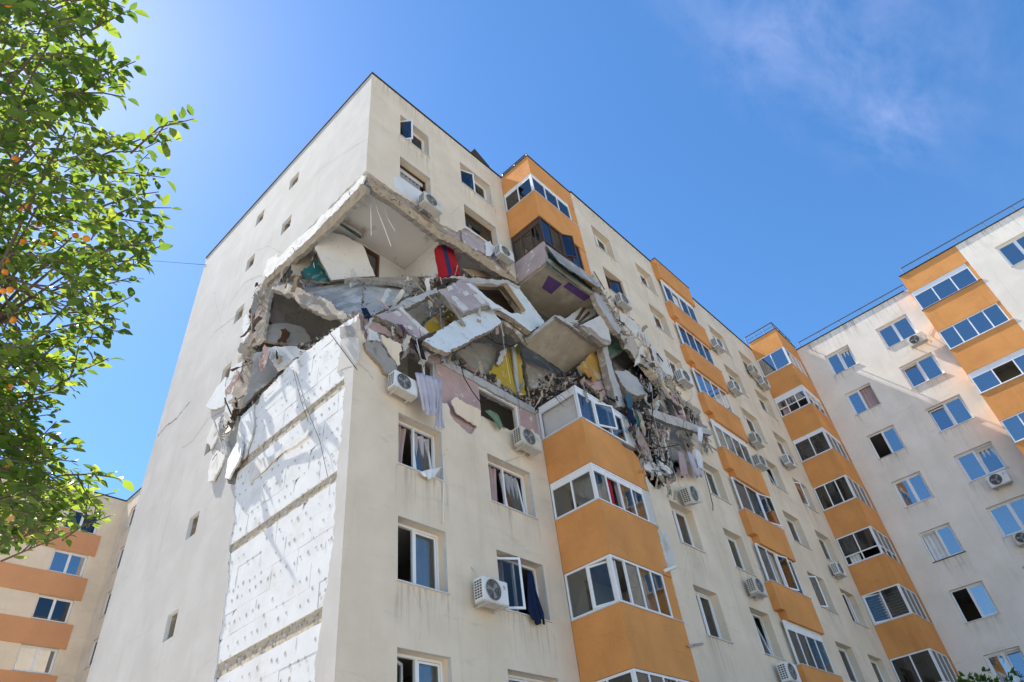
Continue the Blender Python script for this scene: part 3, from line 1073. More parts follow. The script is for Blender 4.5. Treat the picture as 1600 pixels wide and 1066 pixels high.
m.box(0.0, 6.88, 0.02, 12.1, ROOF - 0.25, ROOF - 0.02)
m.box(7.06, 26.99, YB + 0.15, 12.08, ROOF - 0.25, ROOF - 0.03)
obj('roof', m, 'concrete', main)
m = MB()
m.box(-0.05, 6.88, -0.05, 0.12, ROOF + 0.001, ROOF + 0.05)
m.box(-0.05, 0.12, 0.12, 12.15, ROOF + 0.001, ROOF + 0.05)
m.box(9.8, 27.0, YB - 0.05, YB + 0.12, 26.301, 26.35)
obj('roof_flashing', m, 'flashing', main)
m = MB()
m.box(0.36, 26.9, 5.9, 6.1, 0, 14.0)
m.box(6.6, 26.9, 5.9, 6.1, 14.0, 19.7)
m.box(0.36, 26.9, 5.9, 6.1, 19.95, ROOF - 0.3)
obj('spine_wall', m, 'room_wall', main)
m = MB()
m.box(0.36, 27, 11.85, 12.1, 0, ROOF - 0.3)
m.box(26.8, 27.0, YB + 0.35, 11.85, 0, ROOF - 0.3)
obj('rear_wall', m, 'plaster_cream', main)
for x in (3.4, 13.2, 16.5, 19.9, 23.4):
    m = MB()
    y0 = 0.36 if x < 9 else YB + 0.34
    for (z0, z1) in (((0, 11.4), (19.95, ROOF - 0.3)) if x < 14 else ((0, ROOF - 0.3),)):
        m = MB()
        m.box(x, x + 0.15, y0, 5.88, z0, z1)
        obj('partition_wall', m, 'room_wall', main)

# --- first balcony stack
BX0, BX1 = 6.9, 9.78
m = MB()
for (z0, z1) in ((0, 13.9), (19.95, ROOF - 0.3)):
    m.box(BX0, BX1 - 0.1, 0.02, 0.2, z0, z1)
    m.box(BX1 - 0.1, BX1 + 0.2, YB + 0.345, 0.355, z0, z1)
obj('balcony_wall', m, 'white_wall', main)
# roof fascia
m = MB()
m.box(BX0, BX0 + 0.14, YB, -0.004, 24.98, 26.18)
m.box(BX0 + 0.14, BX1 - 0.003, YB, YB + 0.14, 24.98, 26.18)
fas = obj('balcony_fascia', m, 'plaster_orange', main)
m = MB()
m.box(BX0 + 0.14, BX1, YB + 0.14, 0.0, 25.0, 25.2)
obj('slab', m, 'concrete_pale', fas)
m = MB()
m.box(BX0 - 0.03, BX0 + 0.16, YB - 0.04, 0.0, 26.181, 26.215)
m.box(BX0 + 0.16, BX1 - 0.003, YB - 0.04, YB + 0.16, 26.181, 26.215)
obj('coping', m, 'flashing', fas)
corner_balcony(main, BX0, -0.004, YB, BX1, 22.2, 23.78, 24.98, top=0.2, nf=3, gm='glass_tint', curt_f=[(0.1, 0.8, 'cloth_red', 2), (1.5, 0.7, 'cloth_grey', 4)], pier=0.45)
# storey below: stripped grey parapet, dark frames
m = MB()
m.box(BX0 + 0.03, BX0 + 0.13, YB + 0.08, -0.004, 19.66, 20.75)
bal8 = obj('balcony', m, 'mauve_paint', main)
m = MB()
m.box(BX0 + 0.13, BX1 + 0.25, YB + 0.03, 0.5, 19.60, 19.80)
obj('slab', m, 'soffit_beige', bal8)
for poly in (zz('E', (470, 245), (575, 310), (490, 388), (420, 340)), zz('E', (625, 295), (790, 405), (740, 440), (580, 330))):
    P = [on(x, y, 2, 19.594) for x, y in poly]
    m = MB()
    m.add([p for p in P] + [p + Vector((0, 0, 0.004)) for p in P], [(0, 1, 2, 3), (0, 4, 5, 1), (1, 5, 6, 2), (2, 6, 7, 3), (3, 7, 4, 0)])
    obj('paint_patch', m, 'purple_paint', bal8)
glazing(bal8, (BX0 + 0.02, -0.02, 20.76), -pi / 2, 1.46, 1.42, 3, 'frame_brown', 'glass_tint', (1,), 0.0, 0.3)
glazing(bal8, (BX0 + 0.02, YB + 0.03, 20.76), 0, 2.4, 1.42, 4, 'frame_brown', 'glass_tint', (1, 2), 0.0, 0.0, [(0.05, 0.55, 'cloth_blue', 3)], (2, -0.5))
m = MB()
m.box(BX1 - 0.42, BX1 - 0.003, YB + 0.02, YB + 0.3, 20.2, 22.19)
obj('pier', m, 'plaster_orange', bal8)
# lower storeys
corner_balcony(main, BX0, -0.004, YB, BX1, 11.24, 12.72, 13.95, top=0.22, nl=1, nf=3, ml=(0,), mf=(1,), gm='glass', of=(1, -0.35), curt_f=[(0.08, 0.7, 'cloth_lavender', 3), (1.7, 0.55, 'cloth_white', 5)], pier=0.5, piermat='white_wall',
               front_poly=[(BX0 + 0.14, 11.24), (9.72, 11.24), (9.62, 11.55)] + jag([(9.62, 11.55), (9.9, 11.9), (9.78, 12.3), (9.45, 12.52), (9.0, 12.50), (8.6, 12.66), (BX0 + 0.14, 12.72)], 0.16, 0.03)[1:])
corner_balcony(main, BX0, -0.004, YB, BX1, 8.56, 10.07, 11.23, top=0.2, nl=2, nf=4, ml=(), mf=(1,), gm='glass', curt_l=[(0.7, 0.6, 'cloth_white', 2)], curt_f=[(0.05, 0.4, 'cloth_white', 7), (1.9, 0.4, 'cloth_white', 8), (1.25, 0.45, 'cloth_grey', 4), (0.75, 0.3, 'cloth_red', 1)], pier=0.4, piermat='white_wall')
corner_balcony(main, BX0, -0.004, YB, BX1, 5.84, 7.32, 8.55, nl=2, nf=4, mf=(0,), ol=(1, 0.25), gm='glass', pier=0.48, curt_f=[(0.05, 0.35, 'cloth_white', 4), (1.5, 0.6, 'cloth_grey', 6)])
corner_balcony(main, BX0, -0.004, YB, BX1, 3.1, 4.6, 5.83, nl=2, nf=4, gm='glass_tint', pier=0.48)
corner_balcony(main, BX0, -0.004, YB, BX1, 0.4, 1.9, 3.09, nl=2, nf=4, gm='glass_tint', pier=0.48)

m = MB()
m.box(BX0 + 0.16, BX0 + 0.2, YB + 0.2, -0.05, 12.76, 13.9)
obj('board', m, 'white_wall', main)

# --- second, shallow balcony stack on the projecting part
CX0, CX1, CY = 16.2, 19.45, -1.82
levels = [22.1 - 2.717 * k for k in range(9)]
m = MB()
m.box(CX0, CX1, CY, YB - 0.004, 25.0, 26.36)
fas = obj('balcony_fascia', m, 'plaster_orange', main)
m = MB()
m.box(CX0 - 0.02, CX1 + 0.02, CY - 0.03, YB - 0.06, 26.361, 26.395)
obj('coping', m, 'flashing', fas)
R2 = random.Random(5)
for k, zb in enumerate(levels):
    if zb < 0:
        break
    zt, zn = zb + 1.27, zb + 2.9 if k == 0 else zb + 2.717
    zn = zb + 2.717 + (0.18 if k == 0 else 0)
    m = MB()
    m.panel([(CX0, zb + 0.32), (CX0 + 0.34, zb + 0.32), (CX0 + 0.34, zb), (CX1, zb), (CX1, zt), (CX0, zt)], [], (0, CY, 0), (1, 0, 0), (0, 0, 1), (0, -1, 0), -CY + YB - 0.004)
    o = obj('balcony', m, 'plaster_orange', main)
    m = MB()
    m.box(CX0 - 0.02, CX1 + 0.02, CY - 0.03, YB - 0.004, zt + 0.001, zt + 0.025)
    obj('coping', m, 'sill_metal', o)
    mis = (1,) if k in (0, 5) else ()
    h = zn - zt - 0.03
    glazing(o, (CX0 + 0.12, CY + 0.1, zt + 0.027), 0, CX1 - CX0 - 0.3, h, 4 if k not in (4,) else 3, 'frame_white', R2.choice(('glass', 'glass_tint', 'glass_tint', 'glass_mirror')), mis, 0.0,
            0.26 if k % 3 == 0 else (0.18 if k == 6 else 0.0), [(R2.uniform(0.1, 1.5), R2.uniform(0.5, 1.3), R2.choice(CUR), R2.randint(1, 9))], (2, -0.2) if k in (4, 5) else None)

# ------------------------------------------------------------------ right-hand block
right = empty('apartment_building', (29.75, -3.3, 0))
tag(right, 'sunlit cream block on the right with roof railing and diagonal shadow across it', 'building')
right.location = (0, 0, 0)
XR = 29.75
RT = [25.33 - 2.81 * k for k in range(9)]
m = MB()
rholes = []
for k in range(9):
    for (a, b) in ((-6.0, -4.55), (-9.4, -7.67)):
        rholes.append(rect(a, b, RT[k] - 1.45, RT[k]))
m.panel([(-10.2, 0), (-3.3, 0), (-3.3, 26.65), (-10.2, 26.65)], rholes, (XR, 0, 0), (0, 1, 0), (0, 0, 1), NX, 0.3)
obj('facade_wall', m, 'plaster_pale', right)
XP = 28.33
rh2 = []
for k in range(9):
    rh2.append(rect(-16.2, -14.53, RT[k] - 1.42, RT[k] + 0.05))
m = MB()
m.panel([(-24, 0), (-13.22, 0), (-13.22, 26.65), (-24, 26.65)], rh2, (XP, 0, 0), (0, 1, 0), (0, 0, 1), NX, 0.3)
obj('facade_wall', m, 'plaster_pale', right)
R3 = random.Random(8)
for k in range(9):
    for (a, b) in ((-6.0, -4.55), (-9.4, -7.67)):
        kw = {}
        gl = 'glass_mirror'
        if (k, a) in ((1, -6.0), (2, -6.0), (4, -6.0), (5, -6.0)):
            kw['missing'] = (1,) if k == 1 else (0,)
            gl = 'glass_mirror'
        elif R3.random() < 0.3:
            kw['opened'] = (R3.choice((0, 1)), 'tilt', 0.1)
        if R3.random() < 0.75:
            kw['curtains'] = [(0.08 if R3.random() < 0.5 else 0.75, R3.uniform(0.4, 0.62) * (b - a - 0.1), R3.choice(('cloth_grey', 'cloth_white', 'cloth_white', 'cloth_pink')), R3.randint(1, 9), 0)]
        if R3.random() < 0.5:
            kw['shutter'] = R3.uniform(0.08, 0.2)
        if k == 4 and a == -6.0:
            kw['sillm'] = 'flashing'
        window(right, 'X', b, RT[k] - 1.45, b - a, 1.45, XR, 0.16, glass=gl, **kw)
    window(right, 'X', -14.53, RT[k] - 1.42, 1.67, 1.47, XP, 0.16, glass='glass_mirror', curtains=[(0.1, 0.7, 'cloth_grey', k, 0)])
for k in range(9):
    for (a, b) in ((-6.0, -4.55), (-9.4, -7.67)):
        stain(right, 'X', a - 0.1, b + 0.1, RT[k] - 1.485, RS.uniform(0.6, 1.2), XR)
stain(right, 'X', -10.2, -3.35, 26.64, 1.6, XR)
stain(right, 'X', -24, -13.3, 26.64, 1.6, XP)
for k in range(9):
    z = RT[k] - 2.4
    m = MB()
    m.box(XR + 0.31, XR + 10, -10.2, -3.3, z - 0.17, z)
    m.box(XP + 0.31, XR + 10, -24, -10.2, z - 0.17, z)
    obj('floor_slab', m, 'ceiling', right)
m = MB()
m.box(XR + 0.3, XR + 10, -10.2, -1.6, 26.4, 26.63)
m.box(XP + 0.02, XR + 10, -24, -10.2, 26.4, 26.63)
m.box(27.15, XR + 0.3, -3.15, 0, 26.4, 26.8)
obj('roof', m, 'concrete', right)
m = MB()
m.box(XR + 4, XR + 4.2, -24, -1, 0, 26.4)
m.box(XR + 0.3, XR + 10, -1.4, -1.2, 0, 26.4)
m.box(XR + 0.3, XR + 4, -6.9, -6.75, 0, 26.4)
m.box(XR + 0.31, XR + 10, -24, -23.8, 0, 26.4)
obj('inner_wall_or_dark_backing', m, 'room_wall', right)
m = MB()
m.box(XR - 0.05, XR + 0.1, -10.0, -3.3, 26.651, 26.70)
m.box(XP - 0.05, XP + 0.1, -24, -10.2, 26.651, 26.70)
obj('roof_flashing', m, 'flashing', right)


def railing(parent, p0, p1, h, n, two=True):
    m = MB()
    p0, p1 = Vector(p0), Vector(p1)
    for i in range(n + 1):
        q = p0.lerp(p1, i / n)
        m.tube([q, q + Vector((0, 0, h))], 0.028, 6)
    m.tube([p0 + Vector((0, 0, h)), p1 + Vector((0, 0, h))], 0.036, 6)
    if two:
        m.tube([p0 + Vector((0, 0, h * 0.5)), p1 + Vector((0, 0, h * 0.5))], 0.014, 6)
    obj('roof_railing', m, 'rail_metal', parent)


railing(right, (XR + 0.1, -3.6, 26.7), (XR + 0.1, -10.1, 26.7), 0.45, 5, False)
railing(right, (XP + 0.05, -10.5, 26.7), (XP + 0.05, -23.5, 26.7), 0.45, 9, False)

# corner balcony stack where the two blocks meet
QX, QY0, QY1 = 27.0, YB - 0.005, -3.3
m = MB()
m.box(QX, QX + 0.14, QY1, QY0, 25.5, 26.85)
m.box(QX + 0.14, XR - 0.003, QY1, QY1 + 0.14, 25.5, 26.85)
fas = obj('balcony_fascia', m, 'plaster_orange', right)
m = MB()
m.box(QX - 0.03, QX + 0.16, QY1 - 0.04, QY0, 26.851, 26.88)
m.box(QX + 0.16, XR - 0.003, QY1 - 0.04, QY1 + 0.16, 26.851, 26.88)
obj('coping', m, 'flashing', fas)
railing(right, (QX + 0.06, QY0 + 0.1, 26.88), (QX + 0.06, QY1 + 0.06, 26.88), 0.55, 3)
railing(right, (QX + 0.06, QY1 + 0.06, 26.88), (XR - 0.1, QY1 + 0.06, 26.88), 0.55, 3)
PZ = [(22.7, 24.2, 25.5), (19.87, 21.38, 22.7), (17.02, 18.52, 19.87), (14.27, 15.72, 17.02), (11.5, 12.88, 14.27), (8.75, 10.16, 11.5), (6.0, 7.4, 8.75), (3.2, 4.6, 6.0), (0.4, 1.8, 3.2)]
R4 = random.Random(4)
for k, (zb, zt, zn) in enumerate(PZ):
    kw = dict(curt_f=[(0.2, 0.8, R4.choice(CUR), k + 1)], top=(0.0, 0.32, 0.2, 0.0, 0.0, 0.0, 0.0, 0, 0)[k], bottom=(0, 0.5, 0, 0, 0.42, 0, 0, 0, 0)[k], nl=(2, 3, 2, 3, 2, 2, 2, 2, 2)[k], nf=3)
    cl = []
    if k in (0, 1, 4, 6):
        cl = [(R4.uniform(0.1, 0.5), R4.uniform(0.4, 0.8), R4.choice(CUR), k + 2)]
    if k == 3:
        cl = [(0.05, 0.4, 'cloth_orange', 3), (0.5, 0.4, 'cloth_grey', 2)]
    o = corner_balcony(right, QX, QY0, QY1, XR - 0.005, zb, zt, zn, gm='glass_mirror' if k in (0, 1) else 'glass_tint', curt_l=cl, pier=0.45, ol=(0, 0.3) if k == 5 else None, **kw)
    if k in (2, 5):
        m = MB()
        for q in range(9):
            m.box(QX + 0.2, QX + 0.22, QY1 + 0.2, QY0 - 0.15, zt + 0.1 + q * 0.12, zt + 0.17 + q * 0.12)
        obj('blind', m, 'blind_slat', o)
m = MB()
m.box(QX + 0.7, XR + 0.3, YB + 0.3, YB + 0.5, 0, 26.3)
m.box(QX, QX + 0.7, YB + 0.36, YB + 0.5, 0, 26.3)
obj('balcony_wall', m, 'room_wall', right)

# balcony stack on the far right, flush with the nearer wall section
G0, G1 = -10.2, -13.215
gz = [(25.42, 26.645, None)] + [(22.54 - 2.77 * k, 24.08 - 2.77 * k, None) for k in range(8)]
m = MB()
m.box(XP, XP + 0.14, G1, G0, 25.42, 26.645)
m.box(XP + 0.14, XR, G0 - 0.14, G0, 25.42, 26.645)
obj('balcony_fascia', m, 'plaster_orange', right)
prev = 25.42
for k in range(8):
    zb, zt = 22.54 - 2.77 * k, 24.08 - 2.77 * k
    m = MB()
    m.box(XP, XP + 0.14, G1, G0, zb, zt)
    m.box(XP + 0.14, XR, G0 - 0.14, G0, zb, zt)
    o = obj('balcony', m, 'plaster_orange', right)
    m = MB()
    m.box(XP + 0.14, XR, G1, G0 - 0.14, zb + 0.1, zb + 0.28)
    obj('slab', m, 'concrete_pale', o)
    m = MB()
    m.box(XP - 0.04, XP + 0.16, G1, G0 + 0.02, zt + 0.001, zt + 0.03)
    obj('coping', m, 'wood_brown' if k == 0 else 'sill_metal', o)
    glazing(o, (XP + 0.03, G0 - 0.02, zt + 0.032), -pi / 2, 2.85, prev - zt - 0.035, (3, 4, 3, 4, 3, 4, 3, 4)[k], 'frame_white', 'glass_mirror', (1,) if k == 2 else (), 0.0, 0.28 if k in (0, 2) else 0.0)
    m = MB()
    m.box(XP + 0.03, XP + 0.3, G1 + 0.003, G1 + 0.135, zt + 0.032, prev - 0.003)
    obj('pier', m, 'plaster_orange', o)
    glazing(o, (XR, G0 - 0.02, zt + 0.032), pi, XR - XP - 0.1, prev - zt - 0.035, 2, 'frame_white', 'glass_tint')
    prev = zb
m = MB()
m.box(XR - 0.0, XR + 0.3, G1, G0, 0, 26.3)
obj('balcony_wall', m, 'room_wall', right)

# ------------------------------------------------------------------ far block at lower left
leftb = empty('apartment_building')
tag(leftb, 'distant block at lower left with salmon bands, partly behind the fruit tree', 'building')
LY = 34.7


def L_(px, py):
    p = on(px, py, 1, LY)
    return p.x, p.z


lx_band = L_(158, 838)[0]
lx_edge = L_(198, 783)[0]
lz_roof = L_(150, 771)[1]
zs = [L_(158, 838)[1] - 2.75 * k for k in range(8)]
lh = []
lw = []
for k in range(9):
    zt_ = zs[0] + 2.75 * (1 - k) - 0.0 - 1.45 + 0.0
    zsil = zs[0] - 2.75 * (k - 0) + 0.02
    for (a, b) in ((lx_band - 2.25, lx_band - 0.35), (lx_band - 7.7, lx_band - 5.6), (lx_band - 12.5, lx_band - 10.5), (lx_band - 17, lx_band - 15)):
        if zsil > 0.5:
            lh.append(rect(a, b, zsil, zsil + 1.35))
            lw.append((a, zsil, b - a))
m = MB()
m.panel([(-40, 0), (lx_edge, 0), (lx_edge, lz_roof), (-40, lz_roof)], lh, (0, LY, 0), (1, 0, 0), (0, 0, 1), (0, -1, 0), 0.3)
obj('facade_wall', m, 'plaster_cream', leftb)
R5 = random.Random(2)
for i, (a, z, w) in enumerate(lw):
    window(leftb, 'Y', a, z, w, 1.35, LY, 0.15, glass='glass_mirror' if R5.random() < 0.85 else 'glass_tint', sill=True, curtains=[(0.1, 0.8, 'cloth_white', 2, 0)] if R5.random() < 0.5 else ())
for k in range(8):
    z = zs[k]
    if z < 1:
        continue
    m = MB()
    m.box(-40, lx_band, LY - 0.05, LY - 0.002, z - 1.38, z - 0.03)
    obj('painted_band', m, 'plaster_salmon', leftb)
# wing coming forward on its right, windows facing left
LXW = lx_edge
wl_h = []
for k in range(9):
    z = zs[0] - 2.75 * k + 0.1
    if z > 0.5:
        wl_h.append(rect(LY - 3.3, LY - 1.3, z, z + 1.5))
m = MB()
m.panel([(LY - 5.5, 0), (LY - 0.004, 0), (LY - 0.004, lz_roof), (LY - 5.5, lz_roof)], wl_h, (LXW, 0, 0), (0, 1, 0), (0, 0, 1), NX, 0.3)
obj('facade_wall', m, 'plaster_cream', leftb)
for h in wl_h:
    window(leftb, 'X', h[1][0], h[0][1], 2.0, 1.5, LXW, 0.1, glass='glass_tint', split=(0.33, 0.66))
m = MB()
m.box(LXW + 0.3, LXW + 12, LY - 5.5, LY - 5.2, 0, lz_roof)
m.box(-40, LXW + 12, LY + 9, LY + 9.3, 0, lz_roof)
m.box(-40, LXW, LY + 3, LY + 3.2, 0, lz_roof - 0.3)
m.box(LXW + 2.5, LXW + 2.7, LY - 5.2, LY + 9, 0, lz_roof - 0.3)
m.box(-40.3, -40, LY, LY + 9.3, 0, lz_roof)
obj('inner_wall_or_dark_backing', m, 'room_wall', leftb)
m = MB()
m.box(-40, LXW + 0.02, LY + 0.02, LY + 9, lz_roof - 0.3, lz_roof - 0.02)
m.box(LXW + 0.02, LXW + 12, LY - 5.48, LY + 9, lz_roof - 0.3, lz_roof - 0.02)
obj('roof', m, 'concrete', leftb)
m = MB()
m.box(-40, LXW - 0.05, LY - 0.06, LY + 0.1, lz_roof + 0.001, lz_roof + 0.07)
m.box(LXW - 0.05, LXW + 0.1, LY - 5.55, LY + 0.1, lz_roof + 0.001, lz_roof + 0.07)
obj('roof_flashing', m, 'flashing', leftb)

# ------------------------------------------------------------------ air conditioners
AC_W, AC_H, AC_D = 0.82, 0.56, 0.30


def ac_meshes():
    m = MB()
    m.box(-AC_W / 2, AC_W / 2, -AC_D, 0, 0.02, AC_H)
    me = m.mesh('casing', ['ac_white'])
    import bmesh
    bm = bmesh.new()
    bm.from_mesh(me)
    bmesh.ops.bevel(bm, geom=list(bm.edges), offset=0.018, segments=2, affect='EDGES')
    bm.to_mesh(me)
    bm.free()
    d = {'casing': me}
    m = MB()
    m.box(-AC_W / 2 + 0.012, AC_W / 2 - 0.012, -AC_D + 0.012, -0.012, -0.004, 0.022)
    d['base'] = m.mesh('base', ['ac_base'])
    c = Vector((-0.09, -AC_D - 0.0015, 0.29))
    U, V = Vector((1, 0, 0)), Vector((0, 0, 1))
    m = MB()
    m.disc(c, U, V, 0.232, 24, 0)
    for k in range(3):
        a = k * 2 * pi / 3 + 0.4
        pts = [c + Vector((cos(a + t) * r, -0.003, sin(a + t) * r)) for (t, r) in ((0, 0.05), (0.15, 0.2), (0.75, 0.205), (0.9, 0.06))]
        m.add(pts, [(0, 1, 2, 3)], 1)
    m.disc(c + Vector((0, -0.006, 0)), U, V, 0.045, 12, 1)
    d['fan'] = m.mesh('fan', ['ac_dark', 'ac_grey'])
    m = MB()
    for r in (0.235, 0.185, 0.135, 0.085):
        n = 24
        m.tube([c + Vector((cos(2 * pi * i / n) * r, -0.014, sin(2 * pi * i / n) * r)) for i in range(n + 1)], 0.005 if r < 0.23 else 0.012, 4)
    for k in range(8):
        a = k * pi / 4
        m.tube([c + Vector((cos(a) * 0.05, -0.015, sin(a) * 0.05)), c + Vector((cos(a) * 0.235, -0.015, sin(a) * 0.235))], 0.0045, 4)
    d['fan_grille'] = m.mesh('fan_grille', ['ac_grey'])
    m = MB()
    for i in range(7):
        z = 0.09 + i * 0.06
        for j in range(3):
            y = -AC_D + 0.04 + j * 0.08
            m.box(-AC_W / 2 - 0.003, -AC_W / 2 + 0.002, y, y + 0.06, z, z + 0.038)
    d['side_louvre'] = m.mesh('side_louvre', ['ac_dark'])
    m = MB()
    m.tube([(0, 0.16, 0.22), (0, 0.16, -0.02), (0, -0.32, -0.02)], 0.016, 4)
    m.box(-0.02, 0.02, -0.33, 0.155, -0.035, -0.006)
    d['bracket'] = m.mesh('bracket', ['ac_base'])
    m = MB()
    m.box(AC_W / 2 - 0.16, AC_W / 2 - 0.13, -AC_D - 0.003, -AC_D + 0.001, 0.42, 0.45, 0)
    m.box(AC_W / 2 - 0.13, AC_W / 2 - 0.11, -AC_D - 0.004, -AC_D + 0.001, 0.40, 0.44, 1)
    m.box(AC_W / 2 - 0.17, AC_W / 2 - 0.09, -AC_D - 0.003, -AC_D + 0.001, 0.375, 0.385, 1)
    d['badge'] = m.mesh('badge', ['logo_red', 'logo_blue'])
    return d


ACM = ac_meshes()
surf('ac_old', (0.60, 0.57, 0.49), 0.55, 0.14, 5, 30, 0.06, 0.35, local=True, spots=[(6.0, 0.58, 0.7, (0.33, 0.24, 0.15), 0.5)])
ACM['casing_old'] = ACM['casing'].copy()
ACM['casing_old'].materials[0] = MAT['ac_old']
RA = random.Random(9)
WALLGAP = 0.14


def ac(loc, label, face='Y', tilt=(0, 0), pipe=None, badge=False, brackets=True, louvre=True, scale=1.0):
    o = empty('air_conditioner', loc)
    tag(o, label, 'air conditioner', 'air conditioner units on the facades')
    o.rotation_euler = (tilt[0], tilt[1], 0 if face == 'Y' else -pi / 2)
    sc_ = scale * RA.uniform(0.9, 1.06)
    o.scale = (sc_, sc_, sc_)
    for k in ('casing', 'base', 'fan', 'fan_grille') + (('side_louvre',) if louvre else ()) + (('badge',) if badge else ()):
        link(k, ACM['casing_old' if k == 'casing' and RA.random() < 0.45 else k], o).location = (0, -WALLGAP, 0)
    if brackets:
        for x in (-0.27, 0.27):
            link('bracket', ACM['bracket'], o).location = (x, -WALLGAP, 0)
    if pipe:
        m = MB()
        m.tube([Vector(p) for p in pipe], 0.011, 6)
        obj('pipe', m, 'ac_base', o, True)
    return o


def acp(px, py, plane=-0.3):
    return on(px, py, 1, plane)


SIDE_PIPE = [(0.42, -0.25, 0.1), (0.56, -0.12, 0.0), (0.60, -0.03, 0.1), (0.60, -0.02, 0.75), (0.52, 0.0, 0.8)]
LOW_PIPE = [(0.42, -0.25, 0.1), (0.5, -0.2, -0.2), (0.45, -0.03, -0.5), (0.45, -0.02, -1.3)]


def acY(px0, py0, px1, py1, wall, label, **k):
    """unit whose front face bottom-left / top-right corners are seen at two image points"""
    a = on(px0, py0, 1, wall - WALLGAP - AC_D)
    b = on(px1, py1, 1, wall - WALLGAP - AC_D)
    cx = (a.x + b.x) / 2
    return ac((cx, wall, (a.z + b.z) / 2 - AC_H / 2), label, **k)


def z1(a, b):
    return 560 + a / 4.847, 250 + b / 4.847


acY(*z1(485, 360), *z1(650, 275), 0, 'white air conditioner under the curtained brown window at the torn top corner', pipe=SIDE_PIPE)
acY(*z1(1060, 720), *z1(1200, 670), 0, 'white air conditioner beside the stripped grey parapet of the top balcony stack')
acY(623, 615, 649, 578, 0, 'white air conditioner with lavender sheet draped beside it above the torn edge', tilt=(0, 0.05))
acY(812, 700, 846, 673, 0, 'white air conditioner at the orange balcony edge just below the collapse', pipe=[(0, -0.3, 0), (-0.1, -0.1, -0.15), (-0.45, -0.02, -0.35), (-0.9, -0.02, -0.62)])
acY(752, 943, 797, 905, 0, 'white air conditioner in front of the open window with hanging blue cloth', badge=True, pipe=[(-0.2, -0.16, 0.5), (-0.25, -0.08, 0.8), (-0.3, 0.02, 0.95)])
acY(967, 474, 991, 462, YB, 'white air conditioner under the brown window beside the upper balcony stack', pipe=SIDE_PIPE)
acY(1062, 597, 1085, 582, YB, 'white air conditioner on the wall between torn edge and shallow orange balconies', pipe=LOW_PIPE)
acY(1066, 783, 1104, 760, YB, 'tilted white air conditioner dangling among cloths right of the collapse', tilt=(0.1, -0.35), pipe=[(-0.3, -0.2, 0.4), (-0.4, -0.2, 0.9), (-0.2, -0.1, 1.5)], brackets=False)
acY(1174, 925, 1203, 905, YB, 'white air conditioner beside teal-curtained window, left of shallow orange balconies', pipe=SIDE_PIPE)
acY(1226, 1058, 1253, 1043, YB, 'lowest white air conditioner at the bottom edge, left of shallow orange balconies')
acY(1116, 546, 1135, 530, YB, 'topmost white air conditioner right of the shallow orange balconies')
acY(1142, 612, 1163, 596, YB, 'second white air conditioner from the top right of the shallow balconies', pipe=LOW_PIPE)
acY(1173, 583, 1190, 572, YB, 'topmost white air conditioner beside the corner balcony stack, left of a pair')
acY(1187, 602, 1207, 592, YB, 'right unit of the pair at the top of the corner balcony stack')
acY(1176, 694, 1197, 678, YB, 'white air conditioner beside the half open window right of the shallow balconies')
acY(1182, 727, 1203, 713, YB, 'white air conditioner overlapping the right end of a shallow orange balcony')
acY(1227, 726, 1247, 712, YB, 'white air conditioner beside the second balcony parapet of the corner stack')
acY(1300, 895, 1329, 882, YB, 'lower white air conditioner beside the corner balcony stack', pipe=SIDE_PIPE)
a = on(1432, 530, 0, XR - 0.44)
ac((XR, a.y, a.z - 0.28), 'small white air conditioner under the top right window of the sunlit wall', 'X', louvre=False, pipe=[(0.42, -0.25, 0.1), (0.5, -0.1, -0.1), (0.55, -0.02, 0.4), (0.9, -0.02, 0.75)])
a = on(1560, 749, 0, XR - 0.44)
ac((XR, a.y, a.z - 0.28), 'large white air conditioner below a blue reflecting window in the shadowed wall', 'X', louvre=False, badge=True, scale=1.1)
a = on(1598, 838, 0, XR - 0.44)
ac((XR, a.y, a.z - 0.28), 'white air conditioner cut by the right edge of the picture', 'X', louvre=False)


# ------------------------------------------------------------------ broken plates, hung pieces and rubble
def plane_of(an):
    P = [on(x, y, 'XYZ'.index(ax), v) for x, y, ax, v in an]
    n = (P[1] - P[0]).cross(P[2] - P[0]).normalized()
    if n.dot(CAM - P[0]) < 0:
        n = -n
    return P[0], n


def plate(name, label, cat, poly, an, th, mat, side=None, step=0.14, amp=0.03, holes=(), parent=None, keep=(), back=None, group=None):
    """a broken flat piece lying in a real plane (three anchor points), with its own thickness"""
    O, n = plane_of(an)
    up = Vector((0, 0, 1)) if abs(n.z) < 0.9 else Vector((0, 1, 0))
    U = up.cross(n).normalized()
    V = n.cross(U)

    def to2(p):
        d = raydir(*p)
        t = n.dot(O - CAM) / n.dot(d)
        q = CAM + d * t - O
        return (q.dot(U), q.dot(V))
    P = jag([to2(p) for p in poly], step, amp, True, keep)
    H = [jag([to2(p) for p in h], step, amp * 0.5, True) for h in holes]
    m = MB()
    m.panel(P, H, O, U, V, n, th, 0, 1, 2)
    o = obj(name, m, [mat, side or mat, back or side or mat], parent)
    if parent is None:
        tag(o, label, cat, group, 'thing')
    return o


def Yp(*pts):
    return [(x, y, 'Y', v) for (x, y), v in pts]


z = zz
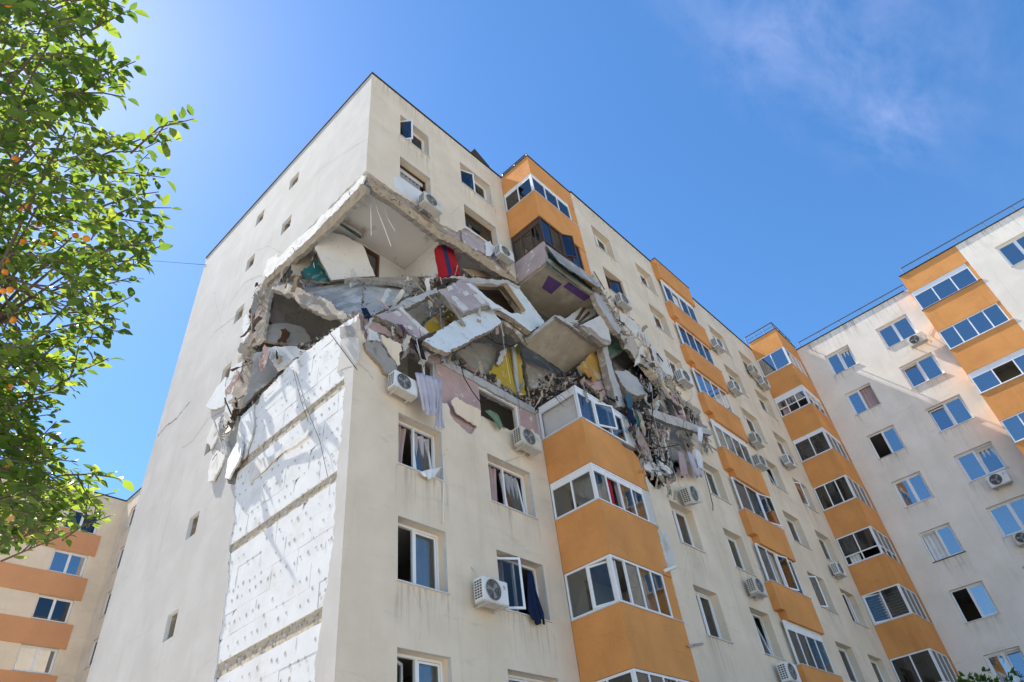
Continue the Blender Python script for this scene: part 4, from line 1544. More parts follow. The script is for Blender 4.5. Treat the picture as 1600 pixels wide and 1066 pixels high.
# ceiling room: back wall, door, hanging white panel
m = MB()
m.panel([(1.25, 16.6), (3.40, 16.6), (3.40, 19.73), (1.25, 19.73)], [rect(1.55, 2.28, 16.8, 19.62)], (0, 2.25, 0), (1, 0, 0), (0, 0, 1), (0, -1, 0), 0.12)
rw = obj('room_wall', m, 'white_wall', main)
m = MB()
ring(m, 1.55, 2.28, 16.8, 19.62, 2.22, 2.38, 0.06)
obj('door_frame', m, 'wood_brown', rw)
m = MB()
m.box(1.4, 2.5, 3.2, 3.3, 17.0, 19.7)
obj('doorway_shade', m, 'dark_void', rw)  # near-black sheet standing in for the shade inside the doorway
m = MB()
m.panel(jag([(0.42, 18.2), (2.25, 16.8), (2.25, 19.73), (0.42, 19.73)], 0.25, 0.04, True, (1, 2)), [], (3.40, 0, 0), (0, 1, 0), (0, 0, 1), NX, 0.12, 0, 1)
obj('partition_wall', m, ['white_wall', 'concrete_warm'], main)
m = MB()
m.panel(jag([(0.4, 16.9), (6.6, 16.9), (6.6, 14.0), (0.4, 14.0)][::-1], 0.3, 0.05, True), [], (0, 5.9, 0), (1, 0, 0), (0, 0, 1), (0, -1, 0), 0.18)
obj('spine_wall', m, 'concrete_grey', main)
m = MB()
m.panel([(0.4, 16.98), (6.6, 16.98), (6.6, 19.72), (0.4, 19.72)], [], (0, 5.9, 0), (1, 0, 0), (0, 0, 1), (0, -1, 0), 0.18)
obj('spine_wall', m, 'concrete_pale', main)

plate('wall_fragment', 'tilted white wall panel hanging under the top floor slab', 'panel', z('B', (832, 612), (935, 492), (1050, 520), (1195, 598), (1292, 832), (960, 862)),
      [(567.5, 384, 'Y', 1.95), (586, 432, 'Y', 1.95), (492, 386, 'Y', 2.75)], 0.12, 'white_wall', 'concrete_warm', 0.3, 0.012)
plate('wall_fragment', 'small torn teal painted wall piece beside the hanging white panel', 'panel', z('B', (955, 475), (1005, 412), (1180, 520), (1195, 570), (1060, 560), (1040, 520)),
      [(540, 360, 'Y', 2.28), (520, 350, 'Y', 2.5), (560, 372, 'Y', 2.2)], 0.08, 'teal_wall', 'concrete_warm', 0.12, 0.04)
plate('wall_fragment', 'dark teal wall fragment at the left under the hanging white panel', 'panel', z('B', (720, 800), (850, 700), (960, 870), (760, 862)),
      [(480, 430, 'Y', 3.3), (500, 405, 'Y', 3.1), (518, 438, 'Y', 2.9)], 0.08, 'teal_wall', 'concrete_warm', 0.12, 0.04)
plate('wall_fragment', 'beige wall fragment tucked under the upper left slab edge', 'panel', z('B', (640, 740), (790, 655), (840, 720), (720, 830), (650, 820)),
      [(462, 420, 'Y', 3.9), (485, 400, 'Y', 3.7), (468, 430, 'Y', 3.8)], 0.08, 'soffit_beige', 'concrete_warm', 0.12, 0.03)
# fallen floor slab, cracked in two
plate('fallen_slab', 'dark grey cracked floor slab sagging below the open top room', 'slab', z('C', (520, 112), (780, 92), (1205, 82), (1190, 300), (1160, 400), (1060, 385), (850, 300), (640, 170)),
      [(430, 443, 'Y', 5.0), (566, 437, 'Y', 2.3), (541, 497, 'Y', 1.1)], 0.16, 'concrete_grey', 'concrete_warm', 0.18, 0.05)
plate('fallen_slab', 'pale speckled floor slab beside the vertical crack behind the pink panel', 'slab', z('C', (1222, 80), (1454, 70)) + z('D', (420, 75), (640, 60), (730, 90), (480, 200), (220, 350), (135, 320), (150, 90)),
      [(572, 437, 'Y', 2.3), (690, 436, 'Y', 1.2), (580, 490, 'Y', 0.9)], 0.16, 'concrete_pale', 'concrete_warm', 0.18, 0.04)
plate('debris_ledge', 'broken beige slab edge running under the dark cracked slab', 'slab', z('C', (515, 130), (600, 120), (850, 205), (1075, 350), (1065, 392), (860, 330), (640, 190)),
      [(428, 447, 'Y', 4.6), (541, 497, 'Y', 0.9), (541, 503, 'Y', 0.85)], 0.2, 'concrete_warm', 'concrete', 0.12, 0.05)
plate('debris_ledge', 'long broken ledge of rubble lying across the torn middle line', 'slab', z('D', (0, 72), (300, 62), (650, 55), (700, 85), (560, 130), (500, 175), (440, 120), (200, 82), (0, 92)),
      [(560, 434, 'Y', 1.9), (680, 432, 'Y', 0.9), (640, 450, 'Y', 1.0)], 0.12, 'concrete_warm', 'concrete', 0.10, 0.06)
# storey below on the left
plate('wall_fragment', 'pale plaster patch clinging inside the left cavity', 'panel', z('C', (478, 350), (535, 250), (610, 370), (600, 420), (520, 420)),
      [(425, 500, 'Y', 5.7), (445, 480, 'Y', 5.7), (440, 505, 'Y', 5.7)], 0.05, 'concrete_pale', 'concrete', 0.12, 0.03)
plate('wall_fragment', 'large cracked plaster sheet inside the left cavity', 'panel', z('C', (470, 430), (620, 410), (760, 450), (800, 520), (780, 590), (560, 560), (420, 540)),
      [(425, 515, 'Y', 5.2), (475, 510, 'Y', 4.9), (430, 530, 'Y', 5.0)], 0.08, 'concrete_pale', 'concrete_warm', 0.14, 0.04)
plate('wall_fragment', 'dark red painted scrap inside the left cavity', 'panel', z('C', (572, 460), (610, 450), (650, 490), (620, 560), (550, 555)),
      [(440, 518, 'Y', 4.6), (452, 518, 'Y', 4.6), (445, 530, 'Y', 4.6)], 0.05, 'wood_brown', 'concrete', 0.1, 0.05)
plate('wall_fragment', 'purple brown strip on the ceiling of the left cavity', 'panel', z('C', (710, 240), (850, 320), (840, 350), (705, 275)),
      [(470, 475, 'Y', 4.9), (492, 488, 'Y', 4.6), (470, 480, 'Y', 4.9)], 0.05, 'cloth_purple', 'concrete', 0.15, 0.02)
plate('wall_fragment', 'white slanting panel lying in the bottom of the left cavity', 'panel', z('C', (455, 590), (640, 585), (770, 620), (700, 690), (590, 740), (545, 760)),
      [(415, 545, 'Y', 4.4), (470, 548, 'Y', 3.2), (435, 575, 'Y', 3.6)], 0.1, 'white_wall', 'foam_dirty', 0.15, 0.03)
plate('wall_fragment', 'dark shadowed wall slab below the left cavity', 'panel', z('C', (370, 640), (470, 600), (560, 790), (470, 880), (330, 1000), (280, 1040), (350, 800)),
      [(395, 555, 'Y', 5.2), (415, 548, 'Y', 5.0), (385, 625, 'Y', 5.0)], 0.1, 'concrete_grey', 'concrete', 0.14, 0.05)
# standing torn wall ends along the left border of the tear
for nm_, lb, poly, yy, mt in (
        ('debris_stump', 'standing torn concrete wall end at upper left border of the tear', z('C', (405, 180), (520, 120), (480, 270), (445, 520), (395, 560), (350, 570), (370, 350)), 5.95, 'concrete_warm'),
        ('debris_stump', 'rough concrete wall end at lower left border of the tear', z('C', (255, 660), (380, 640), (370, 740), (330, 960), (250, 1050), (200, 1040), (220, 850)), 6.0, 'concrete_warm'),
        ('foam_scrap', 'upright white foam strip torn from the wall at upper left border', z('C', (285, 385), (380, 245), (400, 300), (345, 480), (290, 560)), 6.22, 'foam'),
        ('foam_scrap', 'upright white foam strip torn from the wall at lower left border', z('C', (160, 860), (240, 700), (250, 780), (205, 1000), (160, 1050)), 6.2, 'foam'),
        ('debris_strip', 'thin pinkish plaster strip beside the upper foam strip', z('C', (385, 250), (440, 160), (430, 300), (380, 560), (330, 580), (345, 480)), 6.05, 'salmon_paint')):
    a = on(*poly[0], 0, -0.05)
    plate(nm_, lb, 'strip', poly, [(poly[0][0], poly[0][1], 'X', -0.04), (poly[2][0], poly[2][1], 'X', 0.05), (poly[3][0], poly[3][1], 'X', -0.02)], 0.12, mt, 'foam_dirty', 0.12, 0.03)
plate('debris_ledge', 'small grey flat ledge sticking out at the left border of the tear', 'slab', z('C', (248, 608), (270, 560), (330, 575), (390, 630), (340, 650), (260, 640)), [(372, 545, 'X', -0.15), (395, 545, 'X', 0.05), (372, 555, 'X', -0.05)], 0.07, 'concrete', 'concrete', 0.12, 0.02)
S5 = lambda *p: [(300 + a / 2.106, 560 + b / 2.106) for a, b in p]
for i, (lb, poly, tl) in enumerate((
        ('curled white render flap at the far left end of the tear', S5((45, 160), (78, 100), (110, 60), (108, 150), (75, 168)), 0.25),
        ('long white render flap hanging below the left end of the tear', S5((105, 205), (128, 30), (165, 8), (150, 110), (122, 215)), 0.3),
        ('lowest crumpled render flap hanging under the tear', S5((52, 400), (58, 345), (75, 300), (108, 318), (98, 350), (68, 405)), 0.2),
        ('pale foam scrap hanging left of the bare foam strip', S5((108, 395), (118, 330), (140, 290), (165, 240), (160, 320), (120, 398)), 0.22),
        ('narrow torn render flap between small stair windows', S5((48, 265), (75, 205), (95, 190), (88, 250), (62, 300)), 0.18),
        ('wide torn render flap beside the top of the foam strip', S5((140, 300), (160, 190), (205, 150), (200, 240), (170, 330)), 0.1))):
    plate('render_flap', lb, 'flap', poly, [(poly[0][0], poly[0][1], 'X', -0.05 - tl * 0.25), (poly[2][0], poly[2][1], 'X', -0.04), (poly[3][0], poly[3][1], 'X', -0.06)], 0.05, 'foam_dirty' if i in (2, 4) else 'foam', 'foam_dirty', 0.08, 0.035)
plate('render_flap', 'curled grey render strip peeling off the bare foam boards', 'flap', S5((190, 345), (290, 300), (350, 265), (385, 235), (375, 262), (300, 310), (245, 360), (190, 415)), [(400, 725, 'X', -0.03), (480, 672, 'X', -0.1), (395, 750, 'X', -0.02)], 0.02, 'foam_dirty', 'foam_dirty', 0.12, 0.03)
plate('render_flap', 'grey render patch left at the top corner above the foam boards', 'flap', z('C', (1020, 440), (1150, 395), (1160, 520), (1030, 530)), [(530, 512, 'X', -0.02), (555, 503, 'X', -0.02), (535, 525, 'X', -0.02)], 0.02, 'concrete', 'foam_dirty', 0.1, 0.03)
plate('render_flap', 'pale render patch hugging the corner beside the top foam boards', 'flap', z('C', (1030, 530), (1160, 525), (1150, 715), (1060, 750), (1000, 790), (1020, 650)), [(540, 540, 'X', -0.02), (555, 540, 'X', -0.02), (540, 570, 'X', -0.02)], 0.02, 'plaster_west', 'foam_dirty', 0.12, 0.03)

# fallen facade panel (pink, two window openings) and the white slabs in front
AF = Yp(((590, 492), -0.1), ((690, 440), 0.15), ((670, 520), -0.25))
plate('fallen_facade', 'fallen mauve facade panel, left piece beside its empty window', 'panel', z('D', (225, 355), (400, 290), (430, 300), (630, 490), (545, 525), (400, 440), (330, 400)), AF, 0.22, 'mauve_paint', 'concrete', 0.14, 0.03)
plate('fallen_lintel', 'grey concrete lintel over the left empty window of the fallen facade', 'lintel', z('D', (300, 335), (470, 222), (690, 145), (700, 182), (440, 305)), AF, 0.3, 'concrete_pale', 'concrete', 0.14, 0.02)
plate('timber_bar', 'raw wooden frame head in the left empty window of the fallen facade', 'frame', z('D', (440, 290), (690, 165), (695, 185), (455, 312)), Yp(((590, 492), 0.02), ((690, 440), 0.27), ((670, 520), -0.13)), 0.12, 'wood_raw', 'wood_raw', 0.3, 0.006)
plate('fallen_facade', 'fallen mauve facade panel, middle piece with white foam patches', 'panel', z('D', (695, 165), (870, 70), (960, 105), (1115, 262), (1060, 275), (890, 335)), Yp(((683, 456), 0.1), ((720, 436), 0.1), ((725, 488), -0.35)), 0.22, 'mauve_paint', 'concrete', 0.14, 0.03)
for i, poly in enumerate((z('D', (765, 140), (800, 130), (812, 155), (780, 168)), z('D', (885, 178), (920, 168), (932, 195), (900, 205)), z('D', (800, 215), (830, 205), (930, 300), (895, 320)), z('D', (970, 195), (1010, 190), (1060, 260), (1030, 262)))):
    plate('foam_scrap', ('first', 'second', 'third', 'fourth')[i] + ' white foam patch, counted from the top left, on the middle mauve panel', 'patch', poly, Yp(((683, 456), 0.075), ((720, 436), 0.075), ((725, 488), -0.375)), 0.02, 'foam_dirty', 'foam_dirty', 0.06, 0.03)
for i, poly in enumerate((z('D', (360, 325), (385, 315), (430, 350), (405, 362)), z('D', (465, 435), (490, 428), (515, 455), (490, 465)), z('D', (400, 295), (430, 292), (630, 482), (605, 498)))):
    plate('foam_scrap', ('upper', 'lower', 'long edge')[i] + ' white foam patch on the left mauve panel of the fallen facade', 'patch', poly, Yp(((590, 492), -0.125), ((690, 440), 0.125), ((670, 520), -0.275)), 0.02, 'foam_dirty', 'foam_dirty', 0.06, 0.03)
plate('fallen_facade', 'pale strip along the right edge of the middle mauve panel', 'panel', z('D', (915, 110), (945, 105), (1130, 262), (1180, 300), (1110, 300), (1090, 262)), Yp(((683, 456), 0.06), ((720, 436), 0.06), ((725, 488), -0.39)), 0.06, 'foam', 'foam_dirty', 0.14, 0.02)
plate('debris_ledge', 'grey slab edge forming the top rim of the fallen facade', 'slab', z('D', (730, 75), (880, 58), (1190, 78), (1325, 135), (1290, 150), (1180, 122), (960, 108), (870, 80)), Yp(((720, 434), 0.2), ((785, 437), -0.1), ((805, 448), -0.15)), 0.25, 'concrete_pale', 'concrete', 0.14, 0.03)
plate('timber_bar', 'raw wooden head of the right empty window in the fallen facade', 'frame', z('D', (955, 108), (1180, 118), (1185, 140), (985, 132)), Yp(((740, 445), 0.15), ((785, 445), -0.05), ((750, 448), 0.1)), 0.15, 'wood_raw', 'wood_raw', 0.3, 0.006)
plate('timber_leaf', 'dark brown wooden door leaf behind the right empty window', 'door', z('D', (990, 130), (1180, 135), (1290, 335), (1200, 330), (1120, 250)), Yp(((745, 450), 0.6), ((785, 450), 0.45), ((790, 488), 0.2)), 0.05, 'wood_brown', 'wood_brown', 0.3, 0.01)
plate('fallen_facade', 'white angled facade frame right of the brown door leaf', 'panel', z('D', (1185, 125), (1310, 135), (1345, 190), (1505, 405), (1400, 475), (1260, 370), (1130, 290), (1150, 270), (1250, 335), (1340, 342)), Yp(((785, 446), -0.15), ((820, 470), -0.25), ((830, 515), -0.55)), 0.2, 'cool_white', 'concrete_warm', 0.14, 0.025)
plate('timber_bar', 'weathered timber jamb along the right empty window', 'frame', z('D', (1150, 135), (1195, 128), (1340, 335), (1300, 338)), Yp(((780, 448), -0.12), ((816, 488), -0.42), ((800, 470), -0.3)), 0.15, 'wood_raw', 'wood_raw', 0.3, 0.01)
plate('wall_fragment', 'big bright white wall slab lying slanted across the torn facade', 'panel', z('D', (590, 545), (760, 440), (935, 338), (1112, 308), (1180, 400), (1030, 500), (860, 585), (770, 635), (660, 590)), Yp(((662, 532), -0.35), ((770, 484), -0.25), ((700, 550), -0.6)), 0.14, 'cool_white', 'concrete_warm', 0.16, 0.025)
plate('fallen_lintel', 'sloping broken concrete beam end under the white facade frame', 'lintel', z('D', (1180, 400), (1260, 372), (1400, 478), (1330, 520), (1290, 470), (1200, 420)), Yp(((785, 503), -0.2), ((825, 518), -0.35), ((815, 530), -0.3)), 0.3, 'concrete_warm', 'concrete', 0.12, 0.04)
# yellow rooms
plate('wall_fragment', 'yellow room wall glimpsed through the left empty window', 'panel', z('D', (590, 445), (660, 370), (735, 290), (800, 250), (830, 350), (800, 420), (640, 490)), Yp(((665, 510), 0.7), ((690, 480), 0.7), ((700, 500), 0.7)), 0.08, 'yellow_wall', 'concrete', 0.14, 0.03)
plate('pipe', 'grey heating pipe standing against the glimpsed yellow wall', 'pipe', z('D', (720, 290), (745, 280), (752, 445), (728, 450)), Yp(((690, 490), 0.62), ((694, 490), 0.62), ((692, 510), 0.62)), 0.05, 'concrete_pale', 'concrete_pale', 0.3, 0.004)
plate('wall_fragment', 'grey plaster wall behind the left empty window', 'panel', z('D', (450, 320), (690, 195), (760, 250), (650, 360), (560, 440)), Yp(((640, 486), 1.0), ((680, 462), 1.0), ((660, 505), 1.0)), 0.08, 'soffit_beige', 'concrete', 0.14, 0.03)
plate('wall_fragment', 'big yellow room wall standing below the white slanted slab', 'panel', z('D', (1085, 790), (1150, 715), (1225, 625), (1305, 560), (1335, 700), (1365, 955), (1290, 940), (1180, 870)), Yp(((770, 570), 0.55), ((805, 560), 0.5), ((800, 600), 0.4)), 0.1, 'yellow_wall', 'concrete_warm', 0.14, 0.03)
plate('pipe', 'tall grey heating pipe in front of the big yellow wall', 'pipe', z('D', (1262, 590), (1285, 585), (1320, 930), (1296, 930)), Yp(((803, 560), 0.38), ((806, 560), 0.38), ((806, 610), 0.30)), 0.06, 'concrete_pale', 'concrete_pale', 0.3, 0.004)
plate('wall_fragment', 'grey beige room wall left of the big yellow wall', 'panel', z('D', (845, 635), (950, 560), (1105, 560), (1150, 620), (1110, 770), (1080, 800), (960, 760)), Yp(((730, 560), 0.9), ((770, 550), 0.9), ((750, 580), 0.8)), 0.1, 'soffit_beige', 'concrete_warm', 0.14, 0.03)
plate('wall_fragment', 'white plaster shard leaning left of the big yellow wall', 'panel', z('D', (1145, 720), (1175, 620), (1225, 605), (1215, 640), (1160, 735)), Yp(((780, 560), 0.45), ((790, 548), 0.45), ((780, 570), 0.4)), 0.05, 'white_wall', 'concrete', 0.12, 0.02)
plate('wall_fragment', 'rough brown concrete back wall under the fallen balcony slab', 'panel', z('D', (1330, 600)) + z('E', (285, 770), (430, 872), (595, 985), (500, 1085), (340, 1100), (300, 950)), Yp(((815, 560), 0.7), ((850, 560), 0.6), ((840, 600), 0.4)), 0.12, 'concrete_warm', 'concrete', 0.14, 0.05)
# balcony slabs
plate('fallen_balcony', 'fallen beige balcony slab hanging above the glazed corner balcony', 'slab', z('E', (540, 560), (880, 782), (590, 985), (430, 870), (275, 762)), [(871, 496, 'Y', -1.35), (941, 541, 'Y', -1.3), (818, 537, 'Y', -0.15)], 0.16, 'soffit_beige', 'concrete_pale', 0.3, 0.015)
plate('concrete_rim', 'pale rim along the front of the fallen balcony slab', 'beam', z('E', (525, 552), (555, 548), (700, 640), (905, 770), (880, 790), (700, 672)), [(871, 494, 'Y', -1.4), (941, 539, 'Y', -1.35), (871, 500, 'Y', -1.38)], 0.12, 'concrete_pale', 'concrete', 0.2, 0.02)
plate('wall_fragment', 'white board with two brown strips under the intact balcony slab', 'panel', z('E', (575, 590), (700, 500), (815, 415), (832, 545), (700, 605), (660, 600)), [(880, 500, 'Y', -0.6), (928, 468, 'Y', -0.9), (905, 505, 'Y', -0.9)], 0.08, 'white_wall', 'foam_dirty', 0.3, 0.01)
for i, poly in enumerate((z('E', (672, 575), (735, 482), (757, 488), (700, 580)), z('E', (692, 595), (778, 512), (785, 530), (715, 600)))):
    plate('timber_bar', ('longer', 'lower')[i] + ' brown wooden strip on the white board under the balcony', 'strip', poly, [(880, 500, 'Y', -0.63), (928, 468, 'Y', -0.93), (905, 505, 'Y', -0.93)], 0.025, 'wood_brown', 'wood_brown', 0.4, 0.004)
plate('cabinet', 'white cabinet lying tilted on the fallen balcony slab', 'cabinet', z('E', (705, 622), (880, 542), (925, 640), (945, 745), (870, 720), (800, 665)), [(905, 510, 'Y', -1.45), (943, 492, 'Y', -1.6), (950, 530, 'Y', -1.55)], 0.35, 'white_wall', 'concrete_pale', 0.5, 0.006)
plate('debris_ledge', 'ragged debris lip under the tilted white cabinet', 'slab', z('E', (670, 610), (790, 640), (860, 710), (945, 745), (900, 770), (780, 700)), [(900, 508, 'Y', -1.5), (945, 533, 'Y', -1.62), (900, 515, 'Y', -1.48)], 0.2, 'concrete_warm', 'concrete', 0.1, 0.06)
# bent sheet hanging off the stripped balcony
plate('metal_sheet', 'long bent grey sheet torn off the front of the upper balcony', 'sheet', z('E', (445, 5), (470, 20), (720, 195), (880, 325), (840, 330), (690, 235), (560, 150)), [(853, 382, 'Y', -1.6), (941, 447, 'Y', -1.75), (880, 420, 'Y', -1.95)], 0.02, 'concrete_grey', 'concrete', 0.3, 0.02)
plate('metal_sheet', 'dark teal inner face of the upper balcony front', 'sheet', z('E', (440, 20), (460, 60), (560, 160), (690, 245), (800, 330), (780, 390), (640, 290), (455, 165)), [(852, 385, 'Y', -1.46), (920, 445, 'Y', -1.44), (855, 412, 'Y', -1.44)], 0.03, 'teal_wall', 'concrete', 0.14, 0.05)

# right-hand torn part beside the balcony stack
B0 = YB
plate('wall_fragment', 'ochre yellow wall remnant above the glazed corner balcony', 'panel', z('F', (405, 250), (582, 112), (615, 220), (665, 375), (560, 360), (480, 290), (430, 310)), [(905, 570, 'Y', -0.9), (940, 543, 'Y', -1.0), (950, 590, 'Y', -1.1)], 0.1, 'ochre_wall', 'concrete_warm', 0.14, 0.04)
plate('wall_fragment', 'pale pink lower wall remnant under the ochre wall', 'panel', z('F', (440, 350), (560, 365), (665, 380), (720, 540), (640, 530), (540, 440)), [(915, 595, 'Y', -0.95), (955, 598, 'Y', -1.15), (960, 625, 'Y', -1.2)], 0.1, 'pink_paint', 'concrete_warm', 0.14, 0.04)
plate('leaning_column', 'leaning pale concrete column right of the ochre wall', 'column', z('F', (588, 95), (622, 100), (665, 260), (765, 565), (705, 560), (620, 240)), [(942, 541, 'Y', -1.35), (975, 630, 'Y', -1.5), (950, 545, 'Y', -1.35)], 0.28, 'concrete_pale', 'concrete_warm', 0.16, 0.03)
plate('fallen_beam', 'dark green painted beam end beside the leaning column', 'beam', z('F', (615, 100), (735, 60), (765, 105), (655, 170)), [(950, 540, 'Y', -1.0), (975, 535, 'Y', -1.1), (955, 552, 'Y', -1.1)], 0.3, 'green_wall', 'concrete', 0.2, 0.02)
plate('wall_fragment', 'dark grey room wall inside the torn right part', 'panel', z('F', (650, 180), (760, 110), (935, 235), (1040, 330), (1000, 420), (900, 460), (740, 420), (690, 330)), [(970, 560, 'Y', -0.4), (1010, 570, 'Y', -0.5), (985, 610, 'Y', -0.7)], 0.1, 'concrete_grey', 'concrete', 0.2, 0.04)
plate('rubble_block', 'big pale broken block leaning inside the torn right part', 'block', z('F', (680, 290), (760, 280), (850, 340), (925, 465), (850, 475), (770, 430), (720, 370)), [(965, 585, 'Y', -1.3), (990, 590, 'Y', -1.45), (1000, 615, 'Y', -1.6)], 0.35, 'concrete_pale', 'concrete_warm', 0.12, 0.05)
plate('debris_strip', 'long torn pale strip of wall curving down the right edge of the collapse', 'strip', z('E', (820, 370), (870, 385), (920, 470), (990, 600), (1050, 650), (1010, 690), (960, 640), (880, 520), (830, 430)), [(935, 460, 'Y', B0 - 0.06), (960, 500, 'Y', B0 - 0.08), (975, 515, 'Y', B0 - 0.02)], 0.2, 'concrete_pale', 'concrete_warm', 0.1, 0.05)
plate('debris_strip', 'pink edged broken wall lip above the dark torn room', 'strip', z('F', (720, 0), (800, 30), (900, 170), (1010, 260), (1090, 350), (1060, 370), (920, 260), (760, 110)), [(970, 525, 'Y', B0 - 0.1), (1010, 560, 'Y', B0 - 0.1), (985, 545, 'Y', B0 - 0.02)], 0.22, 'concrete_pale', 'concrete_warm', 0.1, 0.05)
plate('debris_strip', 'grey torn wall strip hanging right of the dark room', 'strip', z('F', (1090, 350), (1180, 480), (1290, 560), (1335, 600), (1300, 630), (1180, 530), (1080, 400)), [(1045, 595, 'Y', B0 - 0.12), (1085, 635, 'Y', B0 - 0.12), (1060, 620, 'Y', B0 - 0.05)], 0.18, 'soffit_beige', 'concrete_warm', 0.1, 0.05)
plate('foam_scrap', 'white foam sheet peeled off above the broken wall lip', 'strip', z('E', (985, 510), (1080, 560), (1190, 650), (1250, 760), (1230, 800), (1140, 720), (1020, 590)), [(965, 487, 'Y', B0 - 0.1), (1010, 525, 'Y', B0 - 0.15), (990, 520, 'Y', B0 - 0.06)], 0.08, 'foam_dirty', 'foam_dirty', 0.1, 0.04)
plate('foam_scrap', 'second narrow foam strip peeled along the right torn edge', 'strip', z('E', (1250, 760), (1330, 850), (1420, 1000), (1400, 1040), (1310, 930), (1240, 820)), [(1020, 540, 'Y', B0 - 0.1), (1050, 590, 'Y', B0 - 0.12), (1030, 570, 'Y', B0 - 0.05)], 0.08, 'foam_dirty', 'foam_dirty', 0.1, 0.05)
plate('fallen_beam', 'grey concrete beam sticking out across the torn right part', 'beam', z('F', (935, 580), (1010, 590), (1220, 665), (1420, 745), (1425, 772), (1290, 750), (1100, 690), (955, 625)), [(1015, 642, 'Y', B0 - 0.25), (1110, 675, 'Y', B0 - 0.7), (1060, 668, 'Y', B0 - 0.4)], 0.16, 'concrete_pale', 'concrete', 0.25, 0.015)
plate('wall_fragment', 'pink wall remnant below the clothes pile right of the orange balcony', 'panel', z('F', (785, 660), (850, 690), (920, 830), (975, 985), (920, 960), (850, 820), (790, 800)), [(985, 665, 'Y', B0 + 0.05), (1005, 690, 'Y', B0 + 0.05), (1010, 715, 'Y', B0 + 0.05)], 0.15, 'pink_paint', 'concrete_warm', 0.12, 0.04)
plate('foam_scrap', 'white insulation patch at the lower end of the pink remnant', 'strip', z('F', (905, 965), (980, 985), (1040, 1070), (1020, 1090), (910, 1030)), [(1008, 722, 'Y', B0 - 0.05), (1020, 725, 'Y', B0 - 0.05), (1015, 738, 'Y', B0 - 0.05)], 0.06, 'foam', 'foam_dirty', 0.1, 0.03)
plate('wall_fragment', 'dim grey wall behind the torn window right of the collapse', 'panel', z('F', (990, 650), (1100, 690), (1240, 750), (1260, 900), (1200, 960), (1100, 1000), (1000, 850)), [(1040, 670, 'Y', B0 + 0.3), (1070, 690, 'Y', B0 + 0.3), (1050, 720, 'Y', B0 + 0.3)], 0.12, 'concrete', 'concrete_warm', 0.16, 0.05)
plate('debris_strip', 'dark vertical torn wall strip right of the leaning block', 'strip', z('F', (1030, 420), (1075, 440), (1100, 600), (1060, 620), (1020, 520)), [(1035, 610, 'Y', B0 + 0.1), (1042, 612, 'Y', B0 + 0.1), (1038, 640, 'Y', B0 + 0.1)], 0.15, 'concrete_warm', 'concrete', 0.1, 0.05)
plate('debris_strip', 'pinkish vertical plaster strip beside the torn window', 'strip', z('F', (1100, 440), (1150, 470), (1220, 660), (1170, 670), (1130, 600)), [(1050, 615, 'Y', B0 - 0.02), (1058, 618, 'Y', B0 - 0.02), (1062, 655, 'Y', B0 - 0.02)], 0.15, 'pink_paint', 'concrete', 0.1, 0.04)
plate('inner_wall_or_dark_backing', None, None, [(985, 575), (1010, 560), (1062, 610), (1098, 682), (1062, 738), (1020, 735), (1000, 680)], [(1000, 600, 'Y', -0.85), (1050, 640, 'Y', -0.85), (1040, 700, 'Y', -0.85)], 0.1, 'dark_void', 'concrete', 0.2, 0.05, parent=main)  # added near-black plate behind the torn gaps, paints their shade
# window torn loose, leaning
wo = window(None, 'Y', 11.3, 12.5, 1.0, 1.35, YB + 0.1, 0.1, missing=(0,), sill=False)
wo.name = 'loose_window'
tag(wo, 'white window frame leaning loose in the torn wall above the dangling air conditioner', 'window')
wo.rotation_euler = (0.1, -0.12, 0.05)

# torn strips of render and foam on the left part of the south face
plate('foam_scrap', 'white foam panel left bare under the top curtained window', 'patch', z('A', (262, 130), (300, 130), (480, 240), (475, 330), (400, 300), (275, 215)), Yp(((616, 277), -0.012), ((655, 305), -0.012), ((620, 295), -0.012)), 0.03, 'foam', 'foam_dirty', 0.12, 0.015)
plate('debris_strip', 'pinkish bare wall piece hanging under the second top window', 'strip', z('A', (790, 540), (830, 545), (950, 620), (960, 710), (880, 680), (795, 620)), Yp(((726, 365), -0.02), ((755, 380), -0.02), ((730, 380), -0.04)), 0.06, 'mauve_paint', 'foam_dirty', 0.12, 0.03)
plate('foam_scrap', 'white foam remnant beside the second air conditioner at the top', 'patch', z('A', (955, 630), (1000, 615), (1040, 680), (1000, 730), (965, 720)), Yp(((758, 380), -0.03), ((770, 380), -0.03), ((765, 395), -0.05)), 0.08, 'foam', 'foam_dirty', 0.1, 0.03)
plate('debris_ledge', 'broken edge of the top floor slab along the front tear', 'slab', z('A', (75, 170), (130, 190), (400, 370), (620, 545), (760, 600), (1000, 760), (1215, 930), (1190, 935), (1000, 830), (720, 640), (600, 590), (380, 420), (110, 230)), Yp(((580, 290), -0.03), ((690, 365), -0.03), ((690, 372), 0.02)), 0.22, 'concrete_tan', 'concrete', 0.16, 0.025)
plate('debris_ledge', 'broken edge of the top floor slab along the side tear', 'slab', z('B', (1225, 165), (1215, 200), (960, 460), (760, 640), (470, 890), (430, 910), (450, 860), (720, 620), (930, 400), (1190, 130)), [(570, 295, 'X', -0.0), (470, 400, 'X', -0.0), (470, 408, 'X', 0.03)], 0.15, 'concrete_tan', 'concrete', 0.14, 0.03)
plate('foam_scrap', 'long ragged white insulation edge above the side tear', 'foam', z('B', (1195, 62), (1212, 70), (1195, 130), (1080, 250), (940, 385), (800, 540), (640, 690), (480, 855), (445, 830), (475, 700), (548, 655), (560, 690), (640, 605), (800, 468), (940, 325), (1085, 185)), [(570, 275, 'X', -0.03), (470, 380, 'X', -0.03), (440, 420, 'X', -0.035)], 0.05, 'foam_dirty', 'foam', 0.1, 0.06)
